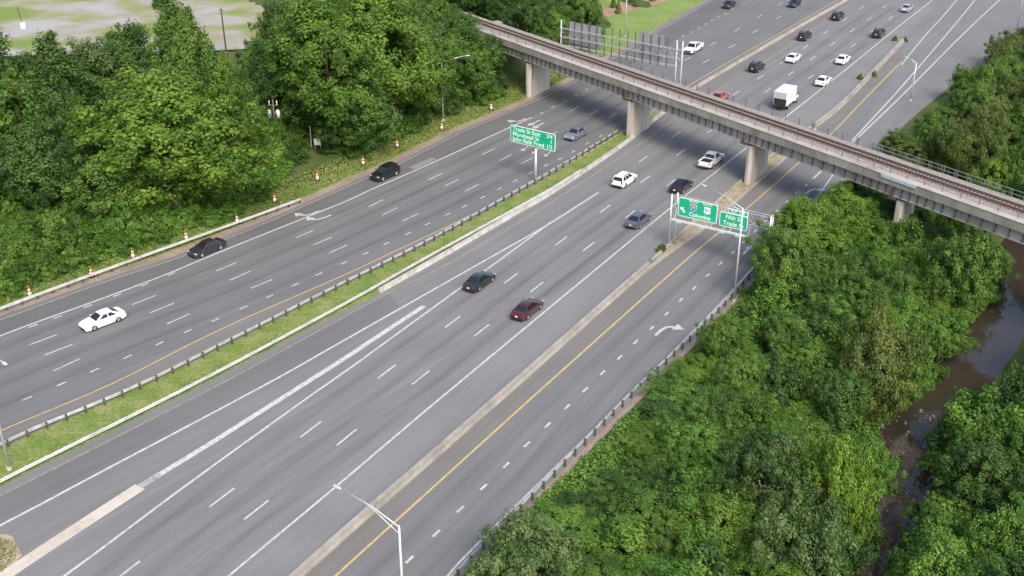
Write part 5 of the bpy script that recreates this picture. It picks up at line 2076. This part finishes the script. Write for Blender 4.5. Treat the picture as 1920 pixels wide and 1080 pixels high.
# -- ground cover (stuff)
def cover(name, label, poly, n, leaf, hgt, mat, seed, ok=None, blade=False, elong=1.4):
    rg = np.random.default_rng(seed)
    x0, x1 = min(p.x for p in poly), max(p.x for p in poly)
    y0, y1 = min(p.y for p in poly), max(p.y for p in poly)
    PX, PY = np.array([p.x for p in poly]), np.array([p.y for p in poly])
    acc = []
    tot = 0
    while tot < n:
        q = np.column_stack([rg.uniform(x0, x1, n), rg.uniform(y0, y1, n)])
        c = np.zeros(n, bool)
        j = len(poly) - 1
        for i in range(len(poly)):
            if PY[i] != PY[j]:
                c ^= ((PY[i] > q[:, 1]) != (PY[j] > q[:, 1])) & (q[:, 0] < (PX[j] - PX[i]) * (q[:, 1] - PY[i]) / (PY[j] - PY[i]) + PX[i])
            j = i
        q = q[c]
        if ok is not None:
            q = q[np.array([bool(ok(x, y)) for x, y in q], bool)] if len(q) else q
        acc.append(q)
        tot += len(q)
    P = np.concatenate(acc)[:n]
    Z = np.array([terrain_z(x, y) for x, y in P])
    if ok is None:
        Z = np.maximum(Z, -.07)
    lump = .5 + .3 * np.sin(P[:, 0] * .9 + 1.7 * np.sin(P[:, 1] * .5)) * np.cos(P[:, 1] * .8) + .2 * np.sin(P[:, 0] * .37 + 2.1) * np.sin(P[:, 1] * .29 + P[:, 0] * .11)
    Z = Z + hgt * (lump * .8 + .2) * rg.uniform(.3, 1.0, n)
    C = np.column_stack([P, Z])
    if blade:
        a = rg.uniform(0, 6.28, n)
        N = np.column_stack([np.cos(a), np.sin(a), rg.uniform(.5, 1.8, n)])
    else:
        N = np.array([0, 0, 1.0]) + unit(n) * .75
    T = .25 + .5 * lump + rg.uniform(-.25, .25, n)
    me = leaves_mesh(name, C, N, leaf * rg.uniform(.6, 1.4, n), T, elong)
    me.materials.append(M[mat])
    o = data_obj(name, me)
    tag(o, label, kind='stuff')
    return o


cover('kudzu', 'carpet of green vine leaves along the edge of the left wood', EP, 42000, .24, .9, 'leaf_vine', 21, lambda x, y: left_d(x, y) > 2.6)
cover('kudzu', 'green vines over the clearing round the power pole', CP_, 16000, .24, .8, 'leaf_vine', 27, lambda x, y: left_d(x, y) > 5)
LV = offset(PAV_L, -8.0)
vp = [p for p in offset(PAV_L, -1.8)] + [p for p in LV][::-1]
vp = [p for p in offset(PAV_L, -1.9) if p.y < 215] + [p for p in LV if p.y < 215][::-1]
cover('verge_grass', 'rough grass on the verge left of the highway', vp, 26000, .22, .12, 'grass', 22, None, True)
mg = [p for p in offset(g2, .45)][:len(g2) * 62 // 100] + [p for p in offset(medr, -.5)][:len(medr) * 68 // 100][::-1]
cover('median_grass', 'green grass growing in the strip between the two carriageways', mg, 42000, .13, .05, 'grass', 23, None, True)
UG = GS([(850, 1110), (1215, 728), (1300, 642), (1382, 556), (1440, 495), (1560, 372), (1700, 380), (1905, 480), (1905, 580), (1800, 740), (1700, 920), (1640, 1190), (850, 1190)], -.3)
cover('undergrowth', 'green grass and weeds carpeting the bank right of the ramp', UG, 130000, .19, 1.0, 'leaf_vine', 24, lambda x, y: ramp_d(x, y) > 1.0 and river_d(x, y) > RIVER_HALF - .2)
cover('gore_weeds', 'dry grass tufts in the gore at the lower left', GS([(-150, 1110), (-10, 1008), (25, 1014), (38, 1040), (0, 1075), (-90, 1135)]), 2500, .18, .2, 'leaf_olive', 25, None, True)


# -- labels of the packed trees and shrubs: colour, place, then order from the left
HUE = {'leaf_dark': 'dark green', 'leaf_mid': 'mid-green', 'leaf_bright': 'bright green', 'leaf_vine': 'fresh green', 'leaf_olive': 'olive', 'leaf_grey': 'grey-green', 'leaf_yellow': 'yellow-green'}
ORD = ['first', 'second', 'third', 'fourth', 'fifth', 'sixth', 'seventh', 'eighth', 'ninth', 'tenth', 'eleventh', 'twelfth', 'thirteenth', 'fourteenth', 'fifteenth', 'sixteenth', 'seventeenth', 'eighteenth', 'nineteenth', 'twentieth']


def band(v, cuts, names):
    for c, n in zip(cuts, names):
        if v < c:
            return n
    return names[-1]


cells = {}
for root, zone in KEPT:
    x, y = root.location.x, root.location.y
    px, py = proj(root.location)
    leaf = [c for c in root.children if c.name.split('.')[0] in ('crown', 'foliage')][0].material_slots[0].material.name
    noun = 'shrub' if root.name.startswith('shrub') else 'tree'
    if zone == 'left':
        place = band(left_d(x, y), [15, 28], ['in front of the left wood', 'amid the left wood', 'at back of left wood']) + ', ' + band(px, [150, 420, 560, 760], ['at the picture edge', 'by big bright tree', 'by power pole', 'above the cabinet', 'by light pole'])
    elif zone == 'top':
        place = 'behind the bridge, ' + band(px, [830, 960], ['at the top left of it', 'above the first pier', 'beside the grey sign backs'])
    elif zone == 'edge':
        k = sum(1 for c in cones if c[0] < px)
        place = 'behind white guardrail, ' + ('left of all cones' if k == 0 else 'right of the %s cone' % ORD[k - 1])
    elif zone == 'pole':
        place = 'round the power pole, ' + band(py, [245, 290], ['at the back', 'level with the cabinet', 'in front'])
    elif zone == 'edge2':
        place = 'at the wood edge, ' + band(px, [700, 831], ['right of the cabinet', 'left of the light pole', 'right of the light pole'])
    elif zone == 'thicket':
        a = 'on the creek bank' if river_d(x, y) < 10 else ('along ramp guardrail' if ramp_d(x, y) < 9 else 'amid the thicket')
        place = a + ' ' + band(py, [520, 650, 780, 930, 1060], ['just before the bridge', 'by the gantry', 'near curved arrow', 'below curved arrow', 'above bottom edge', 'at bottom edge'])
    elif zone == 'bank':
        place = 'on far creek bank, ' + band(py, [850, 1000], ['upper part', 'middle part', 'at bottom edge'])
    elif zone == 'rwood':
        place = 'beyond the bridge at right, ' + (band(py, [180, 260], ['far end', 'midway up', 'nearest bridge'])) + (' by the road' if ramp_d(x, y) < 9 else '')
    else:
        place = 'under the right end of the railway bridge'
    cells.setdefault((HUE[leaf], noun, place), []).append((px, root))
for (hue, noun, place), lst in cells.items():
    lst.sort(key=lambda t: t[0])
    for k, (px, root) in enumerate(lst):
        if len(lst) == 1:
            root["label"] = '%s %s %s' % (hue, noun, place)
        else:
            root["label"] = '%s %s %s from left %s' % (ORD[min(k, 19)], hue, noun, place)
        root["category"] = noun
